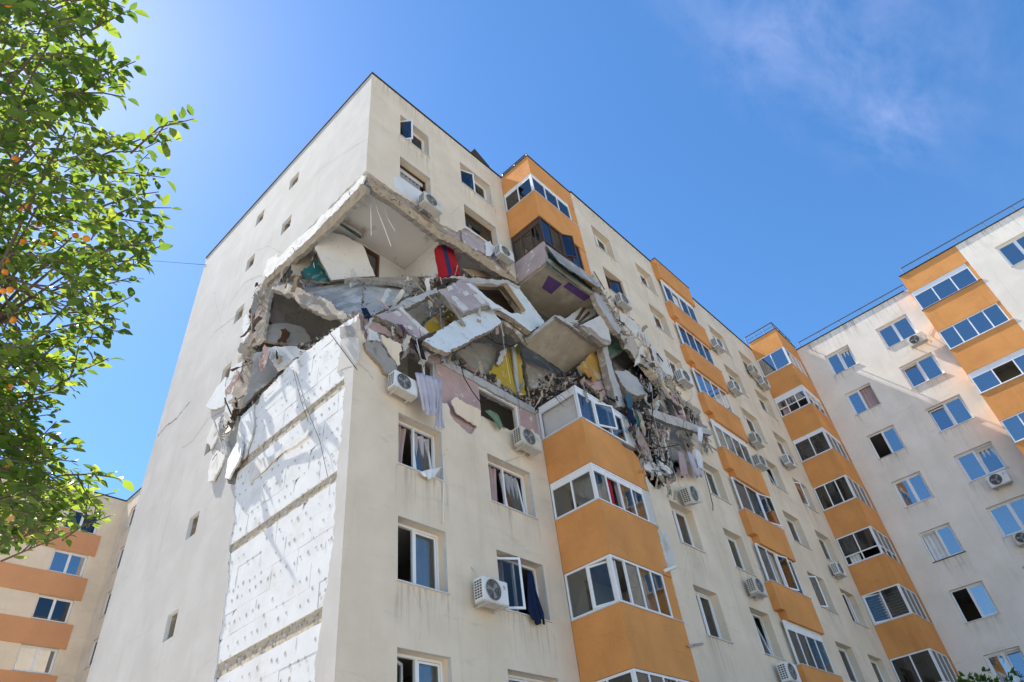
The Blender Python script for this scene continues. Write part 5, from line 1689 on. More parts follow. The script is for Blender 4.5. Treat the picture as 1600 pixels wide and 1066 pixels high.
plate('loose_board', 'pale board wedged beside the red mattress under the slab', 'board', z('A', (780, 820), (1020, 850), (1040, 880), (860, 880)), Yp(((725, 422), 0.5), ((770, 428), 0.4), ((740, 432), 0.5)), 0.04, 'wood_raw', 'white_wall', 0.3, 0.01)
plate('foam_scrap', 'white render flake peeling under the pink wall left of the torn window', 'strip', [(705, 626), (712, 620), (752, 642), (750, 668), (735, 660), (715, 648)], Yp(((705, 626), -0.1), ((750, 645), -0.1), ((735, 660), -0.02)), 0.03, 'plaster_cream', 'foam_dirty', 0.1, 0.02)
plate('rubble_block', 'grey concrete lump hanging at the broken corner beside the air conditioner', 'block', z('D', (145, 555), (230, 540), (300, 610), (380, 720), (350, 810), (290, 780), (240, 700), (180, 640)), Yp(((572, 535), -0.1), ((600, 550), -0.15), ((600, 580), -0.12)), 0.22, 'concrete', 'concrete_warm', 0.1, 0.05)
plate('render_flap', 'cream render flap bent out at the broken corner', 'flap', z('D', (270, 500), (420, 570), (415, 720), (390, 740), (330, 640), (280, 560)), Yp(((597, 523), -0.15), ((625, 538), -0.2), ((622, 570), -0.12)), 0.05, 'plaster_cream', 'foam_dirty', 0.12, 0.03)
plate('foam_scrap', 'square white foam piece at the top of the broken corner', 'patch', z('D', (172, 445), (240, 455), (272, 545), (180, 540)), Yp(((576, 513), -0.05), ((590, 515), -0.05), ((578, 530), -0.08)), 0.08, 'foam', 'foam_dirty', 0.1, 0.015)
plate('debris_strip', 'salmon plaster strip running right from the broken corner', 'strip', z('D', (150, 385), (260, 420), (370, 495), (375, 525), (270, 490), (155, 440)), Yp(((572, 502), -0.04), ((615, 525), -0.06), ((574, 510), -0.05)), 0.1, 'salmon_paint', 'concrete', 0.12, 0.03)

# sagging cut face of the cut storey: grey coping along the south lip
m = MB()
m.panel(jag([(2.9, 13.72), (6.86, 13.72), (6.86, 13.98), (2.9, 13.98)], 0.2, 0.015, True), [], (0, 0.06, 0), (1, 0, 0), (0, 0, 1), (0, -1, 0), 0.32)
obj('lintel_beam', m, 'concrete_pale', main)


# rubble heaps: uncountable small stuff
def rubble(name, label, spots, mat, seed, rng=(0.04, 0.16), cat='rubble'):
    r = random.Random(seed)
    m = MB()
    for (c, sp, n) in spots:
        for i in range(n):
            p = Vector(c) + Vector((r.gauss(0, sp[0]), r.gauss(0, sp[1]), r.gauss(0, sp[2])))
            s = r.uniform(*rng)
            q = Matrix.Rotation(r.uniform(0, 6), 3, Vector((r.uniform(-1, 1), r.uniform(-1, 1), r.uniform(-1, 1))).normalized())
            lx, ly, lz = s * r.uniform(0.5, 2.2), s * r.uniform(0.25, 0.9), s * r.uniform(0.15, 0.6)
            vs = []
            for k in (-1, 1):
                for (i_, j_) in ((-1, -1), (1, -0.6), (r.uniform(-0.4, 0.4), 1)):
                    vs.append(p + q @ Vector((i_ * lx * r.uniform(0.5, 1), j_ * ly * r.uniform(0.5, 1), k * lz * r.uniform(0.3, 1))))
            m.add(vs, [(0, 2, 1), (3, 4, 5), (0, 1, 4, 3), (1, 2, 5, 4), (2, 0, 3, 5)], r.randint(0, len(mat) - 1))
    o = obj(name, m, mat)
    return tag(o, label, cat, kind='stuff')


def along(pts, ax, v, sp, n):
    out = []
    for a, b in zip(pts[:-1], pts[1:]):
        A, B = on(*a, ax, v), on(*b, ax, v)
        k = max(2, int((B - A).length / 0.25))
        for i in range(k):
            out.append((A.lerp(B, i / k), sp, n))
    return out


RB = ['concrete_warm', 'concrete_pale', 'concrete', 'foam_dirty', 'dark_void', 'concrete_tan']
rubble('rubble', 'broken concrete crumbs along the top edge of the foam boards', along([(372, 652), (420, 603), (480, 548), (545, 500), (562, 484)], 0, 0.22, (0.05, 0.1, 0.06), 14), RB + ['salmon_paint', 'wood_brown'], 1, (0.015, 0.06))
rubble('rubble', 'broken concrete crumbs along the front lip of the tear', along([(570, 495), (620, 525), (700, 570), (838, 632)], 1, 0.15, (0.1, 0.08, 0.06), 14), RB + ['pink_paint'], 2, (0.015, 0.07))
rubble('rubble', 'debris heaped on the roof of the glazed corner balcony', along([(838, 622), (888, 594), (975, 640)], 1, -1.3, (0.14, 0.15, 0.02), 12), ['concrete_warm', 'concrete_warm', 'concrete', 'wood_brown', 'dark_void', 'wood_brown', 'soffit_beige'], 3, (0.02, 0.085))
rubble('rubble', 'tangled debris filling the torn right part below the beam', along([(1000, 640), (1020, 690), (1040, 720), (1060, 740)], 1, -1.5, (0.2, 0.12, 0.2), 26) + along([(1000, 600), (1040, 620), (1080, 660)], 1, -1.2, (0.2, 0.2, 0.2), 20), ['concrete_warm', 'concrete', 'dark_void', 'wood_brown', 'cloth_black', 'dark_void', 'pink_paint', 'concrete_tan'], 4, (0.02, 0.09))
rubble('rubble', 'debris crumbs hanging along the right torn edge', along([(935, 450), (965, 505), (1005, 560), (1045, 600), (1085, 650), (1100, 690)], 1, YB - 0.05, (0.12, 0.06, 0.12), 16), RB, 5, (0.02, 0.08))
rubble('rubble', 'fine broken pieces along the top slab edge', along([(577, 290), (690, 372), (815, 446)], 1, 0.0, (0.08, 0.05, 0.04), 2) + along([(568, 295), (500, 355), (425, 440)], 0, 0.05, (0.05, 0.08, 0.04), 2), RB, 6, (0.015, 0.05))
rubble('rubble', 'rubble wedged between the dark slab and the pink panel', along([(640, 440), (690, 436), (720, 432)], 1, 0.7, (0.15, 0.15, 0.05), 16) + along([(690, 560), (740, 600)], 1, 0.3, (0.1, 0.1, 0.05), 10) + along([(600, 490), (650, 470), (700, 490), (780, 520)], 1, 0.3, (0.15, 0.2, 0.12), 9), RB, 7, (0.015, 0.07))
rubble('rubble', 'crumbled wall pieces down the left border of the tear', along([(405, 450), (395, 540), (375, 600), (362, 650), (345, 700)], 0, 0.02, (0.05, 0.14, 0.12), 16), RB, 8, (0.02, 0.08))
rubble('rubble', 'debris inside the left cavity floor', along([(400, 540), (440, 560), (470, 560)], 0, 1.2, (0.25, 0.3, 0.1), 20) + along([(390, 590), (420, 590)], 0, 0.5, (0.1, 0.2, 0.15), 20), RB + ['cloth_navy', 'wood_brown'], 9, (0.02, 0.1))
rubble('rubble', 'torn fabric and broken pieces under the brown back wall', along([(845, 600), (880, 590), (905, 590)], 1, -0.7, (0.14, 0.12, 0.05), 7), ['cloth_black', 'cloth_navy', 'concrete', 'wood_brown', 'concrete_warm', 'dark_void'], 10, (0.03, 0.11))

# bent bars and loose wires poking out of the torn edges
def bars(label, pts, ax, v, n, seed, mats=('rail_metal', 'cable_dark', 'wood_brown')):
    r = random.Random(seed)
    m = MB()
    for i in range(n):
        k = r.randrange(len(pts) - 1)
        t = r.random()
        x, y = pts[k][0] + (pts[k + 1][0] - pts[k][0]) * t, pts[k][1] + (pts[k + 1][1] - pts[k][1]) * t
        p = on(x, y, ax, v + r.uniform(-0.1, 0.1))
        d = Vector((r.uniform(-1, 1), r.uniform(-1.0, 0.2), r.uniform(-1.6, 0.5))).normalized() * r.uniform(0.12, 0.5)
        if ax == 0:
            d.x = -abs(d.x) * 0.5
        P = [p, p + d * 0.4 + Vector((r.uniform(-.04, .04), 0, 0.03)), p + d * 0.75 + Vector((0, 0, r.uniform(-0.03, 0.03))), p + d + Vector((r.uniform(-.08, .08), 0, -0.08))]
        m.tube(P, r.uniform(0.004, 0.010), 4, r.randrange(3))
    tag(obj('wire_tangle', m, list(mats)), label, 'wires', kind='stuff')


def slivers(label, quads, seed, mats, n):
    r = random.Random(seed)
    m = MB()
    for i in range(n):
        (x0, y0, x1, y1, pl) = r.choice(quads)
        t = r.random()
        p = on(x0 + (x1 - x0) * t + r.uniform(-9, 9), y0 + (y1 - y0) * t + r.uniform(-9, 9), 1, pl + r.uniform(-0.25, 0.25))
        w, h, th = r.uniform(0.02, 0.11), r.uniform(0.12, 0.5) * r.uniform(0.5, 1.2), r.uniform(0.01, 0.04)
        M = Matrix.Rotation(r.gauss(0, 0.35), 3, 'Y') @ Matrix.Rotation(r.gauss(0, 0.4), 3, 'X') @ Matrix.Rotation(r.uniform(-1, 1), 3, 'Z')
        out = jag([(-w, -h), (w * r.uniform(0.2, 1), -h * r.uniform(0.7, 1)), (w, h * r.uniform(0.6, 1)), (-w * r.uniform(0.2, 1), h)], 0.12, 0.03, True)
        m.panel(out, [], p, M @ Vector((1, 0, 0)), M @ Vector((0, 0, 1)), M @ Vector((0, -1, 0)), th, r.randrange(len(mats)))
    tag(obj('splinters', m, list(mats)), label, 'debris', kind='stuff')


SPL = ('concrete_warm', 'concrete', 'concrete_pale', 'dark_void', 'wood_brown', 'pink_paint', 'foam_dirty', 'concrete_tan')
slivers('splintered strips hanging all over the torn right part', [(1000, 585, 1040, 690, -1.5), (1020, 590, 1075, 690, -1.55), (1000, 660, 1060, 740, -1.55), (1045, 600, 1100, 690, -1.6)], 1, SPL, 110)
slivers('thin layered strips along the right torn edge', [(930, 440, 1000, 560, -1.6), (985, 500, 1085, 650, -1.62), (1080, 650, 1105, 700, -1.62), (1000, 700, 1050, 770, -1.6), (985, 650, 1010, 740, -1.6)], 2, SPL, 120)
slivers('splintered strips around the fallen mauve facade', [(570, 495, 660, 560, -0.05), (690, 470, 830, 540, -0.1), (700, 560, 838, 635, 0.2), (600, 470, 700, 440, 0.3)], 3, SPL, 60)
slivers('splintered strips at the left border of the tear', [(410, 445, 390, 540, 5.2), (390, 540, 345, 690, 5.6), (400, 560, 470, 560, 3.8)], 4, SPL, 44)
slivers('broken laths under the top slab', [(440, 430, 520, 400, 3.0), (700, 425, 800, 440, 0.5), (430, 440, 560, 438, 3.2)], 5, ('wood_brown', 'wood_raw', 'concrete_warm', 'dark_void', 'foam_dirty'), 34)
slivers('splinters on the glazed corner balcony roof', [(840, 620, 890, 596, -1.3), (890, 598, 985, 648, -1.4)], 6, ('wood_brown', 'concrete_warm', 'dark_void', 'concrete', 'concrete_tan'), 12)

bars('loose wires and bars along the side edge of the top slab', [(575, 285), (500, 350), (420, 440)], 0, 0.05, 22, 1)
bars('loose wires and bars along the front edge of the top slab', [(580, 290), (690, 370), (815, 445)], 1, 0.0, 26, 2)
bars('loose wires and bars in the left cavity', [(400, 470), (440, 450), (480, 475), (400, 540), (470, 560)], 0, 0.6, 30, 3)
bars('loose wires and bars around the fallen mauve panels', [(570, 490), (640, 520), (700, 560), (780, 500), (830, 520), (720, 440)], 1, -0.25, 36, 4)
bars('loose wires and bars over the corner balcony roof', [(840, 625), (890, 595), (980, 645)], 1, -1.4, 30, 5)
bars('loose wires and bars in the torn right part', [(940, 450), (1000, 560), (1010, 640), (1050, 700), (1090, 660), (1040, 600), (1020, 740)], 1, YB - 0.1, 70, 6)
bars('loose wires and bars down the left border of the tear', [(410, 440), (385, 540), (350, 650), (340, 720)], 0, 0.0, 30, 7)

# ------------------------------------------------------------------ red mattress, cloths, curtains
plate('mattress', 'red mattress with a navy stripe jammed under the top slab', 'mattress', z('A', (598, 650), (700, 622), (735, 740), (778, 870), (640, 888), (615, 760)), Yp(((684, 384), 0.45), ((704, 378), 0.45), ((705, 432), 0.3)), 0.18, 'mattress_red', 'mattress_red', 0.4, 0.012)
mt = [o for o in COL.objects if o.name.startswith('mattress')][0]
plate('stripe', None, None, z('A', (632, 640), (660, 634), (715, 875), (688, 880)), Yp(((684, 384), 0.435), ((704, 378), 0.435), ((705, 432), 0.285)), 0.012, 'mattress_navy', 'mattress_navy', 0.5, 0.004, parent=mt)


def cloth(name, label, cat, pts, mat, folds=4, amp=0.05, seed=0, th=0.0):
    """hung cloth: four+ edge points (left column, right column as world points), folded in depth"""
    L_c, R_c = pts
    r = random.Random(seed)
    n, K = folds * 6, max(6, len(L_c) * 3)

    def samp(C, t):
        x = t * (len(C) - 1)
        i = min(int(x), len(C) - 2)
        return C[i].lerp(C[i + 1], x - i)
    m = MB()
    vs = []
    ph = r.uniform(0, 6)
    r0_ = [r.uniform(0, 1) for _ in range(11)]
    for k in range(K + 1):
        q = k / K
        a, b = samp(L_c, q), samp(R_c, q)
        for i in range(n + 1):
            t = i / n
            p = a.lerp(b, t)
            p.y += amp * (0.3 + 0.7 * q) * sin(t * folds * 2 * pi + ph + q * 0.8) - 0.02
            p = p.lerp((a + b) / 2, 0.28 * q * r0_[i % len(r0_)])
            p.x += amp * 0.5 * sin(t * folds * 2 * pi * 0.5 + q * 2.1 + ph)
            p.z += (0.06 * sin(t * folds * pi + ph) * amp / 0.05) * (q ** 2)
            vs.append(p)
    c = n + 1
    m.add(vs, [(k * c + i, k * c + i + 1, (k + 1) * c + i + 1, (k + 1) * c + i) for k in range(K) for i in range(n)])
    o = obj(name, m, mat, None, True)
    md = o.modifiers.new('thick', 'SOLIDIFY')
    md.thickness = 0.012
    return tag(o, label, cat)


def col(plane, *pts):
    return [on(x, y, 1, plane) for x, y in pts]


cloth('sheet', 'lavender bed sheet hanging below the air conditioner at the torn corner', 'sheet', (col(-0.45, (647, 582), (652, 610), (657, 636), (660, 645)), col(-0.45, (682, 592), (688, 615), (686, 640), (682, 648))), 'cloth_lavender', 5, 0.05, 1)
cloth('sheet', 'narrow lavender cloth tail hanging beneath the lavender sheet', 'sheet', (col(-0.4, (681, 592), (684, 630), (680, 655), (677, 668)), col(-0.4, (687, 594), (689, 630), (690, 655), (695, 672))), 'cloth_lavender', 3, 0.04, 2)
cloth('curtain', 'dark blue cloth blown out of the open window beside the air conditioner', 'curtain', (col(-0.12, (823, 893), (823, 920), (824, 955), (832, 973)), col(-0.12, (832, 897), (838, 925), (850, 955), (852, 972))), 'cloth_navy', 3, 0.05, 3)
cloth('cloth', 'white cloth scrap hanging over the sill of the pink curtained window', 'cloth', (col(-0.1, (655, 738), (660, 744), (664, 748)), col(-0.1, (690, 730), (684, 740), (678, 746))), 'cloth_white', 3, 0.03, 4)
cloth('cloth', 'green patterned cloth hanging out below the torn window', 'cloth', (col(-0.12, (757, 643), (768, 655), (778, 670)), col(-0.12, (764, 641), (778, 648), (786, 668))), 'cloth_green', 2, 0.05, 5)
cloth('curtain', 'black cloth hanging on the corner wall beside the white pole', 'cloth', (col(-0.15, (640, 528), (645, 545), (655, 560)), col(-0.15, (653, 524), (660, 548), (664, 562))), 'cloth_black', 2, 0.05, 6)
cloth('cloth', 'white cloth caught on the end of the sticking out beam', 'cloth', (col(B0 - 0.75, (1089, 668), (1090, 680), (1092, 692)), col(B0 - 0.75, (1096, 668), (1098, 680), (1096, 690))), 'cloth_white', 2, 0.04, 7)
cloth('curtain', 'white net curtain trailing from the loose window frame', 'curtain', (col(B0 - 0.15, (1028, 720), (1032, 732), (1040, 738)), col(B0 - 0.15, (1040, 728), (1048, 735), (1052, 742))), 'cloth_white', 3, 0.04, 8)
cloth('curtain', 'lilac curtain tangled above the dangling air conditioner', 'curtain', (col(B0 - 0.3, (1072, 705), (1078, 725), (1085, 745)), col(B0 - 0.3, (1082, 710), (1092, 730), (1100, 742))), 'cloth_lavender', 4, 0.06, 9)
cloth('cloth', 'white torn cloth hanging beside the lilac curtain', 'cloth', (col(B0 - 0.35, (1084, 700), (1086, 715), (1088, 730)), col(B0 - 0.35, (1092, 705), (1096, 718), (1098, 735))), 'cloth_white', 3, 0.05, 10)
cloth('cloth', 'pale cloth strip hanging left of the lilac curtain', 'cloth', (col(B0 - 0.25, (1058, 705), (1060, 720), (1064, 745)), col(B0 - 0.25, (1068, 708), (1072, 725), (1074, 742))), 'cloth_pink', 3, 0.05, 16)
cloth('cloth', 'bright blue garment on the clothes heap beside the leaning block', 'cloth', (col(B0 - 0.1, (976, 615), (978, 628), (980, 640)), col(B0 - 0.1, (984, 618), (990, 628), (988, 640))), 'cloth_blue', 2, 0.06, 11)
cloth('cloth', 'teal garment hanging from the clothes heap', 'cloth', (col(B0 - 0.2, (990, 640), (992, 652), (994, 665)), col(B0 - 0.2, (1000, 642), (1002, 655), (1000, 668))), 'cloth_teal', 2, 0.06, 12)
cloth('cloth', 'dark navy garment hanging from the clothes heap', 'cloth', (col(B0 - 0.15, (978, 640), (980, 652), (984, 662)), col(B0 - 0.15, (988, 642), (990, 652), (992, 662))), 'cloth_navy', 2, 0.06, 13)
cloth('cloth', 'orange cloth draped over the ochre wall remnant', 'cloth', (col(-1.15, (908, 575), (916, 586), (920, 592)), col(-1.15, (925, 578), (930, 590), (932, 596))), 'cloth_orange', 2, 0.06, 14)
cloth('cloth', 'blue cloth caught at the corner above the foam boards', 'cloth', (col(-0.08, (563, 482), (566, 492), (570, 498)), col(-0.08, (572, 483), (578, 494), (581, 502))), 'cloth_navy', 2, 0.04, 15)
cloth('cloth', 'purple rag lying on the left mauve panel', 'cloth', (col(-0.35, (619, 508), (625, 514), (628, 520)), col(-0.35, (628, 508), (634, 516), (632, 522))), 'cloth_purple', 2, 0.04, 17)


# ------------------------------------------------------------------ cables and hanging wires
def cable(name, label, pts, r, mat, sag=0.0, cat='cable'):
    P = []
    for a, b in zip(pts[:-1], pts[1:]):
        n = 8
        for i in range(n):
            t = i / n
            p = a.lerp(b, t)
            p.z -= sag * 4 * t * (1 - t)
            P.append(p)
    P.append(pts[-1])
    m = MB()
    m.tube(P, r, 5)
    o = obj(name, m, mat, None, True)
    return tag(o, label, cat)


cable('cable', 'straight white wire hanging from the broken corner of the top slab', col(0.5, (579, 302), (580, 368)), 0.012, 'cable_white')
cable('cable', 'longest curved white wire hanging under the top slab', col(0.5, (583, 305), (590, 330), (600, 355), (611, 385)), 0.012, 'cable_white')
cable('cable', 'shorter slanted white wire hanging under the top slab', col(0.6, (600, 322), (606, 342), (617, 361)), 0.011, 'cable_white')
cable('cable', 'thin overhead line crossing the sky behind the tree', [on(322, 414, 0, -0.02), far(215, 406, 45), far(-150, 380, 75)], 0.011, 'cable_dark')
cable('cable', 'dark cable drooping over the pink wall beside the torn window', col(-0.1, (718, 562), (725, 590), (738, 612), (752, 630), (760, 621)), 0.014, 'cable_dark')
cable('pole', 'thin white pole standing in the torn window at the corner', col(-0.25, (650, 527), (660, 572), (667, 600)), 0.012, 'cable_white', cat='pole')
cable('cable', 'pale cord hanging down the wall beside the pink curtained window', col(-0.05, (692, 715), (694, 745), (692, 790), (693, 818)), 0.014, 'cable_white')
cable('cable', 'yellowish wire hanging in front of the big yellow wall', col(-0.4, (783, 502), (788, 545), (798, 600)), 0.005, 'cable_white')
cable('cable', 'grey wire hanging from the white facade frame', col(-0.4, (786, 500), (795, 560), (808, 610), (812, 640)), 0.006, 'cable_dark')
cable('cable', 'dark tangled cable sagging under the white facade frame', col(-0.1, (755, 523), (775, 536), (800, 541), (835, 522)), 0.016, 'cable_dark')
cable('cable', 'long thin wire trailing down over the foam boards', [on(x, y, 0, -0.06) for x, y in ((462, 580), (480, 640), (500, 690), (512, 745))], 0.006, 'cable_dark')
cable('cable', 'second wire trailing down the foam boards to the left', [on(x, y, 0, -0.05) for x, y in ((458, 578), (470, 625), (482, 660))], 0.006, 'cable_dark')
cable('cable', 'dark rod leaning over the top of the foam boards', [on(x, y, 0, -0.08) for x, y in ((515, 520), (558, 578))], 0.011, 'cable_dark')
cable('cable', 'thin wires along the left edge of the foam strip', [on(x, y, 0, -0.07) for x, y in ((372, 650), (395, 625), (440, 580))], 0.014, 'cable_dark')
cable('cable', 'dark cable curling through the torn right part', col(B0 - 0.3, (1012, 590), (1020, 640), (1015, 690), (1035, 700), (1060, 695)), 0.016, 'cable_dark')
cable('cable', 'pale cable hanging through the torn right part', col(B0 - 0.25, (1018, 600), (1022, 650), (1030, 690), (1040, 720)), 0.006, 'cable_white')
cable('cable', 'cable hanging below the dangling air conditioner to a small box', col(B0 - 0.1, (1100, 735), (1108, 765), (1114, 790), (1114, 798)), 0.014, 'cable_dark')
cable('cable', 'dark cable looped at the junction of slab and yellow wall', col(-0.2, (770, 487), (785, 500), (778, 486)), 0.03, 'cable_dark')
cable('rod', 'short steel rod sticking out of the wall right of the lowest balcony', col(YB - 0.05, (1075, 1010), (1098, 1006)), 0.03, 'concrete_pale', cat='rod')
cable('pipe', 'pale pipe stub sticking out beside the second orange parapet', [on(1037, 893, 1, YB), on(1055, 885, 1, YB - 0.25)], 0.06, 'cable_white', cat='pipe')
plate('foam_scrap', 'white foam scar down the wall beside the lower orange balconies', 'strip', [(1028, 828), (1040, 832), (1052, 862), (1054, 885), (1044, 886), (1035, 855)], [(1030, 830, 'Y', YB - 0.02), (1050, 860, 'Y', YB - 0.02), (1050, 885, 'Y', YB - 0.02)], 0.03, 'foam_dirty', 'foam_dirty', 0.08, 0.04)
# roof clutter
m = MB()
P0 = on(739, 243, 1, 0.25)
m.obox(P0 + Vector((0.35, 0, -0.05)), (0.5, 0.05, -0.12), (0, 0.2, 0), (0.01, 0, 0.03))
m.obox(P0 + Vector((0.15, 0, 0.02)), (0.3, 0.05, -0.02), (0, 0.15, 0), (0.01, 0, 0.02))
m.obox(P0 + Vector((0.5, 0.05, 0.0)), (0.18, 0.05, -0.06), (0, 0.1, 0), (0.01, 0, 0.06))
for k in range(3):
    m.tube([P0 + Vector((-0.1 + 0.4 * k, 0.1, -0.2)), P0 + Vector((0.0 + 0.4 * k, 0.1, -0.02 - 0.08 * k))], 0.015, 5)
tag(obj('roof_vent', m, 'flashing'), 'bent dark metal piece on the roof edge left of the orange balcony', 'metal piece')
railing(main, (BX0 + 0.05, -0.1, 26.215), (BX0 + 0.05, YB + 0.05, 26.215), 0.22, 2, False)

# ------------------------------------------------------------------ fruit tree at the left
tree = empty('fruit_tree')
TB = far(-330, 900, 5.2)
tree.location = (0, 0, 0)
tag(tree, 'leafy fruit tree with small orange fruit reaching in from the left', 'tree')
RT_ = random.Random(21)
m = MB()
tb = Vector((TB.x, TB.y, 0))
t1 = far(-330, 760, 5.0)
m.tube([tb, tb.lerp(t1, 0.4) + Vector((0.04, 0.02, 0)), tb.lerp(t1, 0.8) + Vector((-0.03, 0, 0)), t1], 0.13, 10, 0, 0.085)
LIMBS = []
for (px, py, d) in ((-120, 40, 4.6), (-90, 250, 4.3), (-110, 420, 4.1), (-70, 560, 4.0), (-120, 720, 4.0), (-250, 200, 4.9)):
    e = far(px, py, d)
    mid = t1.lerp(e, 0.5) + Vector((RT_.uniform(-.1, .1), RT_.uniform(-.1, .1), 0.15))
    m.tube([t1 - Vector((0, 0, 0.05)), t1.lerp(mid, 0.5), mid, mid.lerp(e, 0.5) + Vector((0, 0, 0.03)), e], 0.06, 7, 0, 0.022)
    LIMBS.append((mid, e))
obj('trunk', m, 'bark', tree)
crown = [(-80, -60), (205, -40), (200, 15), (150, 58), (212, 98), (130, 118), (190, 150), (165, 185), (235, 215), (262, 240), (238, 275), (262, 325), (240, 345), (246, 385), (205, 400), (212, 430), (165, 450), (200, 470), (165, 505), (185, 525), (130, 555), (165, 575), (90, 600), (108, 612), (70, 640), (75, 660), (115, 690), (95, 710), (130, 735), (165, 755), (175, 775), (160, 810), (110, 835), (70, 850), (30, 855), (-60, 860)]
tips = [(204, 15), (212, 96), (195, 12), (150, 130), (193, 132), (196, 152), (303, 186), (262, 200), (258, 278), (268, 325), (248, 300), (250, 385), (240, 350), (245, 375), (215, 405), (212, 432), (165, 455), (207, 463), (198, 440), (188, 500), (180, 518), (168, 528), (170, 560), (150, 570), (108, 610), (80, 640), (75, 648), (105, 695), (120, 722), (118, 700), (190, 748), (180, 770), (175, 805), (115, 830), (70, 830), (40, 820), (15, 845), (160, 95), (130, 45), (155, 20)]


def leaf_mesh(mat, seed):
    r = random.Random(seed)
    m_ = MB()
    cup = r.uniform(0.06, 0.16)
    bend = r.uniform(-0.12, 0.12)
    prof = [(0, 0), (0.18, 0.17), (0.42, 0.26), (0.68, 0.2), (0.88, 0.09), (1.0, 0)]
    vs = []
    for (x, w) in prof:
        zc = bend * sin(x * pi)
        vs += [(x, -w, zc + cup * w * 2), (x, 0, zc), (x, w, zc + cup * w * 2)]
    fs = []
    for i in range(5):
        fs += [(i * 3, i * 3 + 1, i * 3 + 4, i * 3 + 3), (i * 3 + 1, i * 3 + 2, i * 3 + 5, i * 3 + 4)]
    m_.add(vs, fs)
    return m_, m_.mesh('leaf', [mat], True)


LEAF = []
for i in range(9):
    LEAF.append(leaf_mesh(('leaf', 'leaf_light', 'leaf_dark')[i % 3], i))
twigs = MB()
rest = [MB(), MB(), MB()]
edge_leaves = []


def add_leaf(p, d, up, size, big):
    x = d.normalized()
    y = up.cross(x)
    if y.length < 1e-3:
        y = Vector((0, 1, 0)).cross(x)
    y.normalize()
    zax = x.cross(y)
    i = RT_.choice((0, 0, 1, 2, 2, 3, 3, 4, 5, 5, 6, 6, 7, 8, 8))
    M = Matrix((x, y, zax)).transposed()
    if big:
        o = link('leaf', LEAF[i][1], tree)
        o.matrix_world = Matrix.Translation(p) @ M.to_4x4() @ Matrix.Scale(size, 4)
        edge_leaves.append(o)
    else:
        rest[i % 3].add([p + M @ (Vector(v) * size) for v in LEAF[i][0].v], LEAF[i][0].f)


def twig(a, b, r0, nl, size, big):
    mid = a.lerp(b, 0.5) + Vector((RT_.uniform(-.03, .03), RT_.uniform(-.03, .03), RT_.uniform(-0.02, 0.05)))
    P = [a, a.lerp(mid, 0.5), mid, mid.lerp(b, 0.5), b]
    twigs.tube(P, r0, 5, 0, 0.0022)
    dirn = (b - a).normalized()
    side = dirn.cross(Vector((0, 0, 1)))
    if side.length < 0.1:
        side = Vector((1, 0, 0))
    side.normalize()
    for k in range(nl):
        t = 0.12 + 0.88 * (k + RT_.uniform(-0.3, 0.3)) / max(1, nl - 1)
        t = min(1, max(0.05, t))
        p = (a.lerp(mid, t * 2) if t < 0.5 else mid.lerp(b, t * 2 - 1))
        sg = 1 if k % 2 else -1
        d = dirn * RT_.uniform(0.3, 1.0) + side * sg * RT_.uniform(0.3, 1.0) + Vector((RT_.uniform(-.3, .3), RT_.uniform(-.3, .3), RT_.uniform(-0.7, 0.25)))
        up = Vector((RT_.uniform(-0.6, 0.6), RT_.uniform(-0.6, 0.6), 1))
        add_leaf(p + d.normalized() * 0.012, d, up, size * RT_.uniform(0.5, 1.25), big and len(edge_leaves) < 290)


for i, (px, py) in enumerate(tips):
    d = RT_.uniform(3.7, 4.4)
    b = far(px, py, d)
    ax_, ay_ = px - RT_.uniform(75, 125), py + RT_.uniform(-10, 55)
    a = far(ax_, ay_, d + RT_.uniform(-0.1, 0.3))
    twig(a, b, 0.006, RT_.randint(8, 12), 0.068, True)
    for s_ in range(2):
        q = a.lerp(b, RT_.uniform(0.2, 0.6))
        e = far(px - RT_.uniform(10, 60), py + RT_.uniform(-45, 45), d + RT_.uniform(-0.2, 0.2))
        twig(q, e, 0.004, RT_.randint(5, 8), 0.062, False)
n = 0
while n < 590:
    px, py = RT_.uniform(-70, 240), RT_.uniform(-60, 850)
    if not inside((px + 22, py), crown) or not inside((px, py - 14), crown):
        continue
    dn = 1.0
    if py > 620:
        dn = 0.85
    if 0 < py < 120 and 40 < px:
        dn = 0.75
    if 500 < py < 560 and px > 60:
        dn = 0.4
    if RT_.random() > dn:
        continue
    n += 1
    d = RT_.uniform(3.4, 5.6)
    b = far(px, py, d)
    a = far(px - RT_.uniform(30, 85), py + RT_.uniform(-40, 40), d + RT_.uniform(-0.25, 0.25))
    twig(a, b, 0.0035, RT_.randint(9, 13), 0.056, False)
n = 0
while n < 170:
    px, py = RT_.uniform(-70, 150), RT_.uniform(540, 860)
    if not inside((px + 25, py), crown) or not inside((px, py + 8), crown):
        continue
    n += 1
    d = RT_.uniform(3.5, 4.8)
    b = far(px, py, d)
    a = far(px - RT_.uniform(30, 85), py + RT_.uniform(-50, 20), d + RT_.uniform(-0.25, 0.25))
    twig(a, b, 0.0035, RT_.randint(8, 12), 0.064, False)
for (mid, e) in LIMBS:
    for k in range(14):
        px, py = RT_.choice(crown[2:-2])
        b = far(px * RT_.uniform(0.1, 0.7), py + RT_.uniform(-60, 60), RT_.uniform(3.9, 4.7))
        if (b - e).length < 1.2:
            twigs.tube([e, e.lerp(b, 0.5) + Vector((0, 0, 0.05)), b], 0.012, 5, 0, 0.004)
obj('branches', twigs, 'bark', tree)['kind'] = 'stuff'
for i in range(3):
    obj('foliage', rest[i], ('leaf', 'leaf_light', 'leaf_dark')[i], tree, True)['kind'] = 'stuff'
fm_ = MB()
K, J = 8, 12
